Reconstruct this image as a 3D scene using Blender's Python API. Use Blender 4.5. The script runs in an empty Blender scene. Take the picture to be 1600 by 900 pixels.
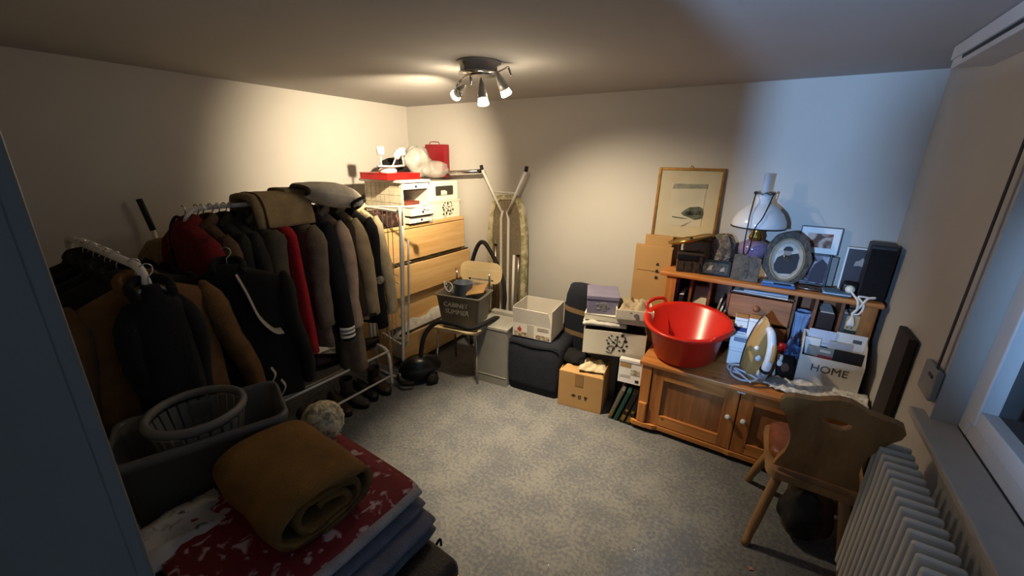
import bpy, bmesh, math, random
from mathutils import Vector, Matrix, noise
random.seed(7)
PI = math.pi
S = bpy.context.scene
COL = S.collection

# ------------------------------------------------------------------ camera, world, lights, exposure
cam_d = bpy.data.cameras.new('camera'); cam = bpy.data.objects.new('camera', cam_d); COL.objects.link(cam)
cam_d.sensor_width = 36.0; cam_d.lens = 36.0 * 628.0 / 1600.0; cam_d.clip_start = 0.02
_R = Matrix(((0.84191383, -0.17905607, 0.50903833), (0.53933687, 0.24910491, -0.80440194), (0.0172291, 0.95178026, 0.30629641)))
cam.matrix_world = Matrix.Translation((0, 0, 1.76)) @ _R.to_4x4()
S.camera = cam
S.view_settings.view_transform = 'Standard'; S.view_settings.look = 'None'
S.view_settings.gamma = 1.0; S.view_settings.use_curve_mapping = False
S.view_settings.exposure = 0.0
W = bpy.data.worlds.new('world'); S.world = W; W.use_nodes = True
W.node_tree.nodes['Background'].inputs[0].default_value = (0.10, 0.14, 0.25, 1)
W.node_tree.nodes['Background'].inputs[1].default_value = 0.02      # night outside the window
SPOT_A, SPOT_B, SPOT_C, SPILL_W, HALL_W = 270.0, 350.0, 130.0, 2.9, 690.0
BULB_E = 14.0; WARM = (1.0, 0.81, 0.56); COOL = (0.30, 0.55, 1.0)

# ------------------------------------------------------------------ room dimensions (metres)
XL, XR, YF, YB, ZC = -3.30, 0.645, 0.05, 3.15, 2.24

# ------------------------------------------------------------------ materials
def lin(h):
    if isinstance(h, str):
        h = h.lstrip('#'); c = [int(h[i:i+2], 16) / 255 for i in (0, 2, 4)]
    else: c = [v / 255 for v in h]
    return tuple((v / 12.92 if v <= .04045 else ((v + .055) / 1.055) ** 2.4) for v in c) + (1,)
_mats = {}
def mat(name, col, rough=.6, metal=0, var=.12, vs=9, bump=.0, bs=80, stretch=None, trans=0, alpha=1, emit=0, sheen=0, ior=1.45, dark=None, coat=0):
    if name in _mats: return _mats[name]
    m = bpy.data.materials.new(name); m.use_nodes = True; nt = m.node_tree; N = nt.nodes; L = nt.links
    b = N['Principled BSDF']; c = lin(col)
    b.inputs['Roughness'].default_value = rough; b.inputs['Metallic'].default_value = metal; b.inputs['IOR'].default_value = ior
    if trans: b.inputs['Transmission Weight'].default_value = trans
    if alpha < 1: b.inputs['Alpha'].default_value = alpha
    if sheen: b.inputs['Sheen Weight'].default_value = sheen
    if coat: b.inputs['Coat Weight'].default_value = coat
    tc = N.new('ShaderNodeTexCoord'); mp = N.new('ShaderNodeMapping'); L.new(tc.outputs['Object'], mp.inputs[0])
    if stretch: mp.inputs['Scale'].default_value = stretch
    nz = N.new('ShaderNodeTexNoise'); nz.inputs['Scale'].default_value = vs; nz.inputs['Detail'].default_value = 5; L.new(mp.outputs[0], nz.inputs['Vector'])
    rp = N.new('ShaderNodeValToRGB'); d = lin(dark) if dark else tuple(v * (1 - 2.2 * var) for v in c[:3]) + (1,)
    rp.color_ramp.elements[0].position = .3; rp.color_ramp.elements[1].position = .7
    rp.color_ramp.elements[0].color = d; rp.color_ramp.elements[1].color = c
    L.new(nz.outputs['Fac'], rp.inputs[0]); L.new(rp.outputs[0], b.inputs['Base Color'])
    if emit:
        b.inputs['Emission Color'].default_value = c; b.inputs['Emission Strength'].default_value = emit
    if bump:
        n2 = N.new('ShaderNodeTexNoise'); n2.inputs['Scale'].default_value = bs; n2.inputs['Detail'].default_value = 3; L.new(mp.outputs[0], n2.inputs['Vector'])
        bp = N.new('ShaderNodeBump'); bp.inputs['Strength'].default_value = bump; bp.inputs['Distance'].default_value = .01
        L.new(n2.outputs['Fac'], bp.inputs['Height']); L.new(bp.outputs[0], b.inputs['Normal'])
    _mats[name] = m; return m
def cloth(name, col, var=.15, bump=.5, bs=140, **k): return mat(name, col, rough=.95, var=var, vs=14, bump=bump, bs=bs, **k)
def wood(name, c1, c2, axis='x', rough=.45, ring=9):
    if name in _mats: return _mats[name]
    m = bpy.data.materials.new(name); m.use_nodes = True; nt = m.node_tree; N = nt.nodes; L = nt.links; b = N['Principled BSDF']
    tc = N.new('ShaderNodeTexCoord'); mp = N.new('ShaderNodeMapping'); L.new(tc.outputs['Object'], mp.inputs[0])
    mp.inputs['Scale'].default_value = tuple(.7 if a == axis else ring for a in 'xyz')
    n1 = N.new('ShaderNodeTexNoise'); n1.inputs['Scale'].default_value = 1.6; n1.inputs['Detail'].default_value = 8; n1.inputs['Distortion'].default_value = .8; L.new(mp.outputs[0], n1.inputs[0])
    n2 = N.new('ShaderNodeTexNoise'); n2.inputs['Scale'].default_value = 9; n2.inputs['Detail'].default_value = 3; L.new(mp.outputs[0], n2.inputs[0])
    mx = N.new('ShaderNodeMath'); mx.operation = 'MULTIPLY_ADD'; mx.inputs[1].default_value = .35; L.new(n2.outputs['Fac'], mx.inputs[0]); L.new(n1.outputs['Fac'], mx.inputs[2])
    vo = N.new('ShaderNodeTexVoronoi'); vo.inputs['Scale'].default_value = 5.5; L.new(tc.outputs['Object'], vo.inputs['Vector'])   # knots
    kn = N.new('ShaderNodeValToRGB'); kn.color_ramp.elements[0].position = .03; kn.color_ramp.elements[1].position = .09
    kn.color_ramp.elements[0].color = (.35, .3, .3, 1); kn.color_ramp.elements[1].color = (1, 1, 1, 1); L.new(vo.outputs['Distance'], kn.inputs[0])
    rp = N.new('ShaderNodeValToRGB'); rp.color_ramp.elements[0].position = .45; rp.color_ramp.elements[1].position = .85
    rp.color_ramp.elements[0].color = lin(c1); rp.color_ramp.elements[1].color = lin(c2); L.new(mx.outputs[0], rp.inputs[0])
    ml = N.new('ShaderNodeMixRGB'); ml.blend_type = 'MULTIPLY'; ml.inputs[0].default_value = 1; L.new(rp.outputs[0], ml.inputs[1]); L.new(kn.outputs[0], ml.inputs[2])
    L.new(ml.outputs[0], b.inputs['Base Color']); b.inputs['Roughness'].default_value = rough
    bp = N.new('ShaderNodeBump'); bp.inputs['Strength'].default_value = .12; bp.inputs['Distance'].default_value = .004; L.new(mx.outputs[0], bp.inputs['Height']); L.new(bp.outputs[0], b.inputs['Normal'])
    _mats[name] = m; return m
def two_tone(name, c1, c2, scale, lo=.45, hi=.55, rough=.8, kind='noise', detail=4, bump=.2, fine=0):
    if name in _mats: return _mats[name]
    m = bpy.data.materials.new(name); m.use_nodes = True; nt = m.node_tree; N = nt.nodes; L = nt.links; b = N['Principled BSDF']
    tc = N.new('ShaderNodeTexCoord')
    if kind == 'noise':
        t = N.new('ShaderNodeTexNoise'); t.inputs['Detail'].default_value = detail; t.inputs['Distortion'].default_value = .6; o = t.outputs['Fac']
    else:
        t = N.new('ShaderNodeTexVoronoi'); o = t.outputs['Distance']
    t.inputs['Scale'].default_value = scale; L.new(tc.outputs['Object'], t.inputs['Vector'])
    rp = N.new('ShaderNodeValToRGB'); rp.color_ramp.elements[0].position = lo; rp.color_ramp.elements[1].position = hi
    rp.color_ramp.elements[0].color = lin(c1); rp.color_ramp.elements[1].color = lin(c2); L.new(o, rp.inputs[0])
    L.new(rp.outputs[0], b.inputs['Base Color']); b.inputs['Roughness'].default_value = rough
    if bump:
        bp = N.new('ShaderNodeBump'); bp.inputs['Strength'].default_value = bump; bp.inputs['Distance'].default_value = .01; L.new(o, bp.inputs['Height']); L.new(bp.outputs[0], b.inputs['Normal'])
    _mats[name] = m; return m
def carpet():
    m = bpy.data.materials.new('grey_carpet'); m.use_nodes = True; nt = m.node_tree; N = nt.nodes; L = nt.links; b = N['Principled BSDF']
    tc = N.new('ShaderNodeTexCoord')
    def nz(s, d): 
        n = N.new('ShaderNodeTexNoise'); n.inputs['Scale'].default_value = s; n.inputs['Detail'].default_value = d; L.new(tc.outputs['Object'], n.inputs['Vector']); return n
    a, f, g = nz(5, 8), nz(55, 8), nz(190, 4)
    ad = N.new('ShaderNodeMath'); ad.operation = 'MULTIPLY_ADD'; ad.inputs[1].default_value = .7; L.new(a.outputs['Fac'], ad.inputs[0]); L.new(f.outputs['Fac'], ad.inputs[2])
    ad2 = N.new('ShaderNodeMath'); ad2.operation = 'MULTIPLY_ADD'; ad2.inputs[1].default_value = .35; L.new(g.outputs['Fac'], ad2.inputs[0]); L.new(ad.outputs[0], ad2.inputs[2])
    rp = N.new('ShaderNodeValToRGB'); e = rp.color_ramp.elements; e[0].position = .70; e[1].position = 1.0; e[0].color = lin('#535558'); e[1].color = lin('#6d6c69'); rp.color_ramp.interpolation = 'EASE'; m_ = N.new('ShaderNodeMath'); m_.operation = 'MULTIPLY'; m_.inputs[1].default_value = .82; L.new(ad2.outputs[0], m_.inputs[0]); ad2 = m_
    L.new(ad2.outputs[0], rp.inputs[0])
    vo = N.new('ShaderNodeTexVoronoi'); vo.inputs['Scale'].default_value = 6; L.new(tc.outputs['Object'], vo.inputs['Vector'])     # lint specks
    sp = N.new('ShaderNodeValToRGB'); sp.color_ramp.elements[0].position = .012; sp.color_ramp.elements[1].position = .02
    sp.color_ramp.elements[0].color = (1, 1, 1, 1); sp.color_ramp.elements[1].color = (0, 0, 0, 1); L.new(vo.outputs['Distance'], sp.inputs[0])
    mx = N.new('ShaderNodeMixRGB'); L.new(sp.outputs[0], mx.inputs[0]); L.new(rp.outputs[0], mx.inputs[1]); mx.inputs[2].default_value = lin('#d8d4c8')
    L.new(mx.outputs[0], b.inputs['Base Color']); b.inputs['Roughness'].default_value = 1
    bp = N.new('ShaderNodeBump'); bp.inputs['Strength'].default_value = .7; bp.inputs['Distance'].default_value = .006; L.new(ad2.outputs[0], bp.inputs['Height']); L.new(bp.outputs[0], b.inputs['Normal'])
    return m

WALL = mat('wall_paint', '#bbb7af', .9, var=.02, vs=3, bump=.06, bs=160)
CEILM = mat('ceiling_paint', '#aaa7a2', .9, var=.02, vs=3, bump=.05, bs=120)
TRIM = mat('white_trim', '#c9c8c6', .5, var=.03)
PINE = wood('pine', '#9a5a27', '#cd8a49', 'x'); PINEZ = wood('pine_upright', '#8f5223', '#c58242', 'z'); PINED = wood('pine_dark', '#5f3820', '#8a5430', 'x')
BEECH = wood('beech', '#7f5a34', '#a37a4c', 'z', ring=6); BIRCH = wood('birch_drawer', '#c79a5c', '#dcb57c', 'y', ring=10); BIRCHP = wood('birch_ply', '#d8bc88', '#e8d3a5', 'x')
WHITE = mat('white_lacquer', '#e6e1d4', .45, var=.03); CREAM = mat('cream_card', '#e9e2cc', .7, var=.04); PAPER = mat('white_paper', '#e9e8e4', .8, var=.04)
WIRE = mat('white_coated_wire', '#dedad0', .4, var=.03); CHROME = mat('chrome', '#c9c6c0', .18, metal=1, var=.03); STEEL = mat('brushed_steel', '#a8a49b', .42, metal=.6, var=.06, stretch=(1, 1, 12))
BLACK = mat('black_plastic', '#101012', .4, var=.1); RUBBER = mat('black_rubber', '#151515', .75, var=.1); GOLD = mat('worn_gilt', '#a2773a', .4, metal=.5, var=.2, vs=30)
CARD = mat('brown_card', '#b08a58', .85, var=.06, vs=5); CARDD = mat('brown_card_tape', '#8d6a3f', .5, var=.05); GREYCARD = mat('grey_card', '#8d8a85', .8, var=.06)
INK = mat('black_ink', '#1b1a19', .7, var=.02); NAVY = cloth('navy_cloth', '#1c212c'); BLACKC = cloth('black_cloth', '#0c0c0e'); TANB = cloth('tan_band', '#8d7350')
BLUEC = mat('blue_plastic', '#41679a', .3, var=.05); BRASS = mat('brass', '#b8954a', .25, metal=1, var=.06); GLASS = mat('clear_glass', '#ffffff', .03, var=0, trans=1)

# ------------------------------------------------------------------ mesh helpers
class MB:
    def __init__(s): s.bm = bmesh.new()
    def add(s, vs, fs, smooth=False, m=None):
        vv = [s.bm.verts.new(m @ Vector(v) if m else v) for v in vs]
        for f in fs:
            try: fc = s.bm.faces.new([vv[i] for i in f]); fc.smooth = smooth
            except ValueError: pass
        return s
    def box(s, c, d, rz=0, bev=0, m=None, seg=2):
        t = bmesh.new(); bmesh.ops.create_cube(t, size=1); bmesh.ops.scale(t, vec=d, verts=t.verts)
        if bev: bmesh.ops.bevel(t, geom=t.edges[:], offset=bev, segments=seg, affect='EDGES', profile=.5)
        mm = Matrix.Translation(c) @ Matrix.Rotation(rz, 4, 'Z')
        if m: mm = m @ mm
        t.verts.ensure_lookup_table(); t.verts.index_update()
        s.add([v.co for v in t.verts], [[v.index for v in f.verts] for f in t.faces], bev > 0 and seg > 2, mm); t.free(); return s
    def loft(s, rings, closed=True, caps=True, smooth=True, m=None, loop=False):
        n = len(rings[0]); vs = [p for r in rings for p in r]; fs = []
        nr = len(rings)
        for i in range(nr if loop else nr - 1):
            a = i * n; b_ = ((i + 1) % nr) * n
            for j in range(n if closed else n - 1):
                k = (j + 1) % n; fs.append((a + j, a + k, b_ + k, b_ + j))
        if caps and closed and not loop:
            fs.append(tuple(range(n))[::-1]); fs.append(tuple(range((nr - 1) * n, nr * n)))
        return s.add(vs, fs, smooth, m)
    def tube(s, pts, r, n=8, closed=False, m=None, sub=0, flat=1.0):
        P = [Vector(p) for p in pts]
        if sub: P = spline(P, sub, closed)
        rings = []; up = None; N = len(P)
        for i, p in enumerate(P):
            if closed: t = (P[(i + 1) % N] - P[i - 1]).normalized()
            else: t = (P[min(i + 1, N - 1)] - P[max(i - 1, 0)]).normalized()
            if up is None:
                up = Vector((0, 0, 1)) if abs(t.z) < .9 else Vector((1, 0, 0))
            up = (up - t * up.dot(t))
            if up.length < 1e-6: up = t.orthogonal()
            up.normalize(); sd = t.cross(up)
            rr = r[min(int(i * len(r) / N), len(r) - 1)] if isinstance(r, (list, tuple)) else r
            rings.append([p + (sd * math.cos(a) + up * math.sin(a) * flat) * rr for a in (2 * PI * k / n for k in range(n))])
        return s.loft(rings, caps=not closed, loop=closed, m=m)
    def lathe(s, prof, n=24, c=(0, 0, 0), m=None, sx=1, sy=1, caps=True):
        rings = [[(c[0] + r * sx * math.cos(2 * PI * k / n), c[1] + r * sy * math.sin(2 * PI * k / n), c[2] + z) for k in range(n)] for r, z in prof]
        return s.loft(rings, m=m, caps=caps)
    def prism(s, outline, d, m=None, smooth=False):          # outline in local xz, extruded along y by d (centred)
        n = len(outline); vs = [(x, -d / 2, z) for x, z in outline] + [(x, d / 2, z) for x, z in outline]
        fs = [tuple(range(n)), tuple(range(2 * n - 1, n - 1, -1))] + [(i, i + n, (i + 1) % n + n, (i + 1) % n) for i in range(n)]
        return s.add(vs, fs, smooth, m)
    def ring_prism(s, outer, inner, d, m=None):
        n = len(outer); o = [(x, z) for x, z in outer]; q = [(x, z) for x, z in inner]; vs = []
        for y in (-d / 2, d / 2): vs += [(x, y, z) for x, z in o] + [(x, y, z) for x, z in q]
        fs = []
        for i in range(n):
            k = (i + 1) % n
            fs += [(i, k, n + k, n + i), (2*n + i, 3*n + i, 3*n + k, 2*n + k), (i, 2*n + i, 2*n + k, k), (n + i, n + k, 3*n + k, 3*n + i)]
        return s.add(vs, fs, False, m)
    def grid(s, fn, nu, nv, smooth=True, thick=0, m=None):
        vs = [fn(i / nu, j / nv) for j in range(nv + 1) for i in range(nu + 1)]; w = nu + 1
        fs = [(j * w + i, j * w + i + 1, (j + 1) * w + i + 1, (j + 1) * w + i) for j in range(nv) for i in range(nu)]
        if thick:
            K = len(vs); vs = vs + [(x, y, z - thick) for x, y, z in vs]; fs += [tuple(K + a for a in f[::-1]) for f in fs]
            rim = [i for i in range(w)] + [j * w + nu for j in range(1, nv + 1)] + [nv * w + i for i in range(nu - 1, -1, -1)] + [j * w for j in range(nv - 1, 0, -1)]
            for a in range(len(rim)):
                b_ = (a + 1) % len(rim); fs.append((rim[a], rim[a] + K, rim[b_] + K, rim[b_]))
        return s.add(vs, fs, smooth, m)
    def mesh(s, name):
        bmesh.ops.recalc_face_normals(s.bm, faces=s.bm.faces[:]); me = bpy.data.meshes.new(name); s.bm.to_mesh(me); s.bm.free(); return me
def spline(P, sub, closed=False):
    out = []; N = len(P)
    for i in range(N if closed else N - 1):
        g = (lambda k: P[k % N]) if closed else (lambda k: P[max(0, min(N - 1, k))])
        a, b, c, d = g(i - 1), g(i), g(i + 1), g(i + 2)
        for k in range(sub):
            t = k / sub; out.append(.5 * ((2 * b) + (c - a) * t + (2 * a - 5 * b + 4 * c - d) * t * t + (3 * b - a - 3 * c + d) * t ** 3))
    if not closed: out.append(P[-1])
    return out
def part(name, mb, m, parent=None, loc=None, rot=None, label=None):
    me = mb.mesh(name) if isinstance(mb, MB) else mb
    me.materials.clear(); me.materials.append(m)
    o = bpy.data.objects.new(name, me); COL.objects.link(o); o.parent = parent
    if loc: o.location = loc
    if rot: o.rotation_euler = rot
    if label: o['label'] = label
    return o
def thing(name, label, cat, loc=(0, 0, 0), rz=0, group=None, rot=None):
    o = bpy.data.objects.new(name, None); COL.objects.link(o); o.empty_display_size = .05
    o.location = loc; o.rotation_euler = rot if rot else (0, 0, rz); o['label'] = label; o['category'] = cat
    if group: o['group'] = group
    return o
def solo(name, mb, m, label, cat, loc=(0, 0, 0), rz=0, group=None, rot=None):
    o = part(name, mb, m); o.location = loc; o.rotation_euler = rot if rot else (0, 0, rz); o['label'] = label; o['category'] = cat
    if group: o['group'] = group
    return o
def struct(name, mb, m, label=None, parent=None):
    o = part(name, mb, m, parent)
    if parent is None: o['kind'] = 'structure'; o['label'] = label or name; o['category'] = name.split('_')[0]
    return o
def B(*boxes, bev=0, seg=2):
    mb = MB()
    for c, d in boxes: mb.box(c, d, bev=bev, seg=seg)
    return mb
def ell(rx, ry, n=24, cx=0, cy=0, a0=0): return [(cx + rx * math.cos(a0 + 2 * PI * k / n), cy + ry * math.sin(a0 + 2 * PI * k / n)) for k in range(n)]
def rrect(w, h, r, n=4, cx=0, cy=0):
    out = []
    for sx, sy, a in ((1, 1, 0), (-1, 1, PI / 2), (-1, -1, PI), (1, -1, 3 * PI / 2)):
        for k in range(n + 1):
            t = a + k / n * PI / 2; out.append((cx + sx * (w / 2 - r) + r * math.cos(t), cy + sy * (h / 2 - r) + r * math.sin(t)))
    return out
def lettering(text, size, m, parent, loc, rot=(PI / 2, 0, 0), name='lettering', serif=False):
    cu = bpy.data.curves.new('t', 'FONT'); cu.body = text; cu.size = size; cu.extrude = .0006; cu.align_x = 'CENTER'; cu.align_y = 'CENTER'; cu.resolution_u = 3
    t = bpy.data.objects.new('t', cu); COL.objects.link(t); bpy.context.view_layer.update()
    me = bpy.data.meshes.new_from_object(t.evaluated_get(bpy.context.evaluated_depsgraph_get())); bpy.data.objects.remove(t)
    return part(name, me, m, parent, loc, rot)
def open_box(w, d, h, t=.006, m=None, mb=None, c=(0, 0, 0), bev=0):
    mb = mb or MB(); x, y, z = c
    mb.box((x, y, z + t / 2), (w, d, t), m=m)
    for sx in (-1, 1): mb.box((x + sx * (w - t) / 2, y, z + h / 2), (t, d, h), m=m)
    for sy in (-1, 1): mb.box((x, y + sy * (d - t) / 2, z + h / 2), (w - 2 * t, t, h), m=m)
    return mb
def crumple(w, d, h, seed, nu=22, nv=16, amp=1, thick=.006):
    def f(u, v):
        e = min(u, 1 - u, v, 1 - v); k = min(1, e * 5); q = noise.noise((u * 4 + seed, v * 4, seed)) + .5 * noise.noise((u * 9, v * 9 + seed, 1))
        return ((u - .5) * w * (1 + .08 * q * (1 - k)), (v - .5) * d * (1 + .08 * q * (1 - k)), h * (.35 + .65 * k) * (.75 + .5 * q * amp) + thick)
    return MB().grid(f, nu, nv, thick=thick)

# ================================================================== SETTING
struct('floor', MB().box(((XL + 1.3) / 2, .2, -.05), (1.3 - XL + .4, 6.2, .1)), carpet(), 'worn grey carpet floor')
struct('ceiling', MB().box(((XL + 1.3) / 2, 1.66, ZC + .05), (1.3 - XL + .4, 3.34, .1)), CEILM, 'white painted ceiling')
struct('ceiling_hall', MB().box(((XL + 1.3) / 2, -1.46, ZC + .05), (1.3 - XL + .4, 2.9, .1)), mat('hall_ceiling_bounce_cut', '#2e261f', .8), 'unseen hallway ceiling, darkened to cut bounce light')  # out of view; dark finish added to keep lamp bounce off the door frame
struct('wall_back', MB().box(((XL + XR) / 2, YB + .06, ZC / 2), (XR - XL + .5, .12, ZC)), WALL, 'white back wall of the room')
struct('wall_left', MB().box((XL - .06, (YB + YF) / 2, ZC / 2), (.12, YB - YF, ZC)), WALL, 'white wall behind the clothes racks')
WY0, WY1, WZ0, WZ1 = .55, 1.955, .85, 2.02
mb = MB(); x = XR + .1
mb.box((x, (YB + WY1) / 2, ZC / 2), (.2, YB - WY1, ZC)); mb.box((x, (YF + WY0) / 2, ZC / 2), (.2, WY0 - YF, ZC))
mb.box((x, (WY0 + WY1) / 2, WZ0 / 2 - .01), (.2, WY1 - WY0, WZ0 - .02)); mb.box((x, (WY0 + WY1) / 2, (ZC + WZ1) / 2), (.2, WY1 - WY0, ZC - WZ1))
struct('wall_right', mb, WALL, 'white window wall with radiator')
DX0, DX1, DZ = -.50, .46, 2.03
mb = MB(); y = YF - .06
mb.box(((XL + DX0) / 2 - .01, y, ZC / 2), (DX0 - XL - .02, .12, ZC)); mb.box(((XR + .2 + DX1) / 2 + .01, y, ZC / 2), (XR + .2 - DX1 - .02, .12, ZC)); mb.box(((DX0 + DX1) / 2, y, (ZC + DZ) / 2 + .01), (DX1 - DX0 + .04, .12, ZC - DZ - .02))
struct('wall_front', mb, WALL, 'white wall with the doorway')
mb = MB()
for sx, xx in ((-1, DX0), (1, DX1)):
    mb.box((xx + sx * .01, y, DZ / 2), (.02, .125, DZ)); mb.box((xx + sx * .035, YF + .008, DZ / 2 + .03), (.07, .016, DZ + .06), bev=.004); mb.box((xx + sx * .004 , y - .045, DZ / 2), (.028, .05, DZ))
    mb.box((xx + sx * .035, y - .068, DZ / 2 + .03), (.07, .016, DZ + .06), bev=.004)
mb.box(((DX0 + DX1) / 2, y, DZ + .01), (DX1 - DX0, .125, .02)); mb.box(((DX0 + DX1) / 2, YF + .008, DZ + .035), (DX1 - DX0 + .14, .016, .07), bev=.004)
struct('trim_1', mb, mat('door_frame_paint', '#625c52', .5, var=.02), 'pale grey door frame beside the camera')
for nm, c, d in (('wall_hall_left', (-1.36, -1.4, ZC / 2), (.12, 2.8, ZC)), ('wall_hall_right', (1.26, -1.4, ZC / 2), (.12, 2.8, ZC)), ('wall_hall_end', (-.05, -2.86, ZC / 2), (2.74, .12, ZC))):
    struct(nm, MB().box(c, d), mat('hall_wall_bounce_cut', '#3a3631', .9, var=.1), 'unseen hallway wall outside the room, darkened to cut bounce light, ' + nm.split('_')[-1])  # walls out of view, made dark to soak up hall lamp bounce
# window, sill, shutter box, strap winder, radiator
wn = bpy.data.objects.new('window_1', None); COL.objects.link(wn); wn['kind'] = 'structure'; wn['label'] = 'white framed window with dark night pane'; wn['category'] = 'window'
fx = XR + .105; mb = MB(); cy = (WY0 + WY1) / 2; cz = (WZ0 + WZ1) / 2
for yy in (WY0 + .035, WY1 - .035): mb.box((fx, yy, cz), (.06, .07, WZ1 - WZ0), bev=.006)
for zz in (WZ0 + .035, WZ1 - .035): mb.box((fx, cy, zz), (.056, WY1 - WY0 - .142, .07), bev=.004)
part('window_frame', mb, TRIM, wn)
for a, b_ in ((WY0 + .07, cy), (cy, WY1 - .07)):
    mb = MB(); 
    for yy in (a + .03, b_ - .03): mb.box((fx - .012, yy, cz), (.06, .058, WZ1 - WZ0 - .14), bev=.005)
    for zz in (WZ0 + .1, WZ1 - .1): mb.box((fx - .012, (a + b_) / 2, zz), (.056, b_ - a - .12, .06), bev=.004)
    sash = part('sash', mb, TRIM, wn)
    part('pane', MB().box((fx + .005, (a + b_) / 2, cz), (.006, b_ - a - .11, WZ1 - WZ0 - .25)), mat('night_glass', '#0a0c10', .08, var=0), sash)
part('window_sill', MB().box(((.6 + fx - .03) / 2, (WY0 + 2.03) / 2 - .03, WZ0 - .012), (fx - .03 - .6, 2.03 - WY0 + .06, .026), bev=.006), mat('sill_stone', '#a8a29a', .4, var=.06), wn)
t = thing('shutter_box', 'white roller shutter box under the ceiling above the window', 'shutter box', (.585, 1.55, ZC - .045))
part('casing', MB().box((0, 0, 0), (.12, 2.06, .09), bev=.004), TRIM, t); part('slot', MB().box((-.061, -.05, -.022), (.004, 1.9, .012)), BLACK, t)
part('cover_strip', MB().box((-.064, 0, .012), (.006, 2.06, .05), bev=.002), TRIM, t)
t = thing('strap_winder', 'grey shutter strap winder box on the wall beside the window', 'winder', (XR - .003, 2.02, .98))
part('case', MB().box((-.012, 0, 0), (.024, .14, .125), bev=.01, seg=3), mat('winder_plastic', '#8f8c88', .5), t); part('slot', MB().box((-.025, -.03, .03), (.004, .04, .012)), BLACK, t)
part('strap', MB().box((-.016, -.035, .62), (.003, .018, 1.12)), cloth('grey_strap', '#3c3a38'), t)
t = thing('radiator', 'off-white ribbed radiator under the window sill', 'radiator', (.543, 0, 0))
fin = MB().box((0, 0, .46), (.10, .022, .62), bev=.009, seg=3).mesh('fin'); RADM = mat('radiator_enamel', '#cfc9bd', .45, var=.03)
for i in range(24): part('fin', fin, RADM, t, (0, 1.83 - i * .046, 0))
part('pipe', MB().tube([(0, 1.84, .2), (0, .72, .2)], .013).tube([(0, 1.84, .72), (0, .72, .72)], .013).tube([(.02, 1.80, .2), (.02, 1.80, .0)], .01), RADM, t)
for yy in (1.6, .95): part('bracket', B(((.07, yy, .45), (.052, .03, .3))), RADM, t)

# ------------------------------------------------------------------ ceiling spotlight
LX, LY = -1.435, 1.90
t = thing('ceiling_spotlight', 'chrome ceiling lamp with three lit spot heads on curved arms', 'lamp', (LX, LY, ZC))
part('canopy', MB().lathe([(.0, 0), (.118, 0), (.118, -.008), (.10, -.014), (.097, -.046), (.0, -.048)], 36), mat('satin_nickel', '#b3aea4', .5, metal=.25, var=.04), t)
part('plate', MB().lathe([(.0, -.052), (.108, -.052), (.108, -.058), (.0, -.058)], 36), CHROME, t)
part('arm', MB().tube([(-.145, .0, -.125), (-.15, 0, -.10), (-.13, .01, -.075), (-.06, -.03, -.064), (.02, -.03, -.062), (.07, .02, -.06), (.115, .06, -.035), (.125, .09, -.02), (.14, .10, -.06)], .008, sub=6, n=10, flat=.5), CHROME, t)
part('stem', MB().tube([(-.02, -.1, -.01), (-.02, -.1, -.06)], .006), CHROME, t); part('stem', MB().tube([(-.03, -.03, -.06), (-.03, -.03, -.11)], .007), CHROME, t)
BULB = mat('lit_bulb', '#fff4e0', .3, var=0, emit=BULB_E)
def spot(base, aim, power, cone, blend=.9, L_=.112):
    p = Vector(base); d = (Vector(aim) - Vector((LX, LY, ZC)) - p).normalized(); q = d.to_track_quat('Z', 'Y').to_matrix().to_4x4(); m = Matrix.Translation(p) @ q
    sh = part('spot_shade', MB().lathe([(.002, -.012), (.010, .008), (.018, .035), (.0235, .062), (.0265, L_ - .02), (.025, L_ - .02), (.0, L_ - .05)], 20, m=m), STEEL, t)
    part('bulb', MB().lathe([(.024, L_ - .022), (.029, L_ + .002), (.031, L_ + .008), (.026, L_ + .013), (.0, L_ + .015)], 20, m=m), BULB, sh, label='glowing glass reflector bulb')
    pos = Vector((LX, LY, ZC)) + p + d * (L_ + .03)
    ld = bpy.data.lights.new('spot_light', 'SPOT'); ld.energy = power; ld.color = WARM; ld.spot_size = math.radians(cone); ld.spot_blend = blend; ld.shadow_soft_size = .025
    lo = bpy.data.objects.new('spot_light', ld); COL.objects.link(lo); lo.location = pos; lo.rotation_euler = d.to_track_quat('-Z', 'Y').to_euler()
    pd = bpy.data.lights.new('spill_light', 'POINT'); pd.energy = SPILL_W; pd.color = WARM; pd.shadow_soft_size = .03
    po = bpy.data.objects.new('spill_light', pd); COL.objects.link(po); po.location = pos
spot((-.095, 0, -.105), (-3.3, 2.66, 1.50), SPOT_A, 97, 1.0)
spot((.03, -.02, -.09), (-1.05, 1.76, 0), SPOT_B, 64, 1.0)
spot((.095, .03, -.05), (-1.0, 2.75, .80), SPOT_C, 112, 1.0)
for p in ((-.145, 0, -.125),): part('joint', MB().tube([p, (p[0] + .025, p[1], p[2] - .03)], .008), CHROME, t)

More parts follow.
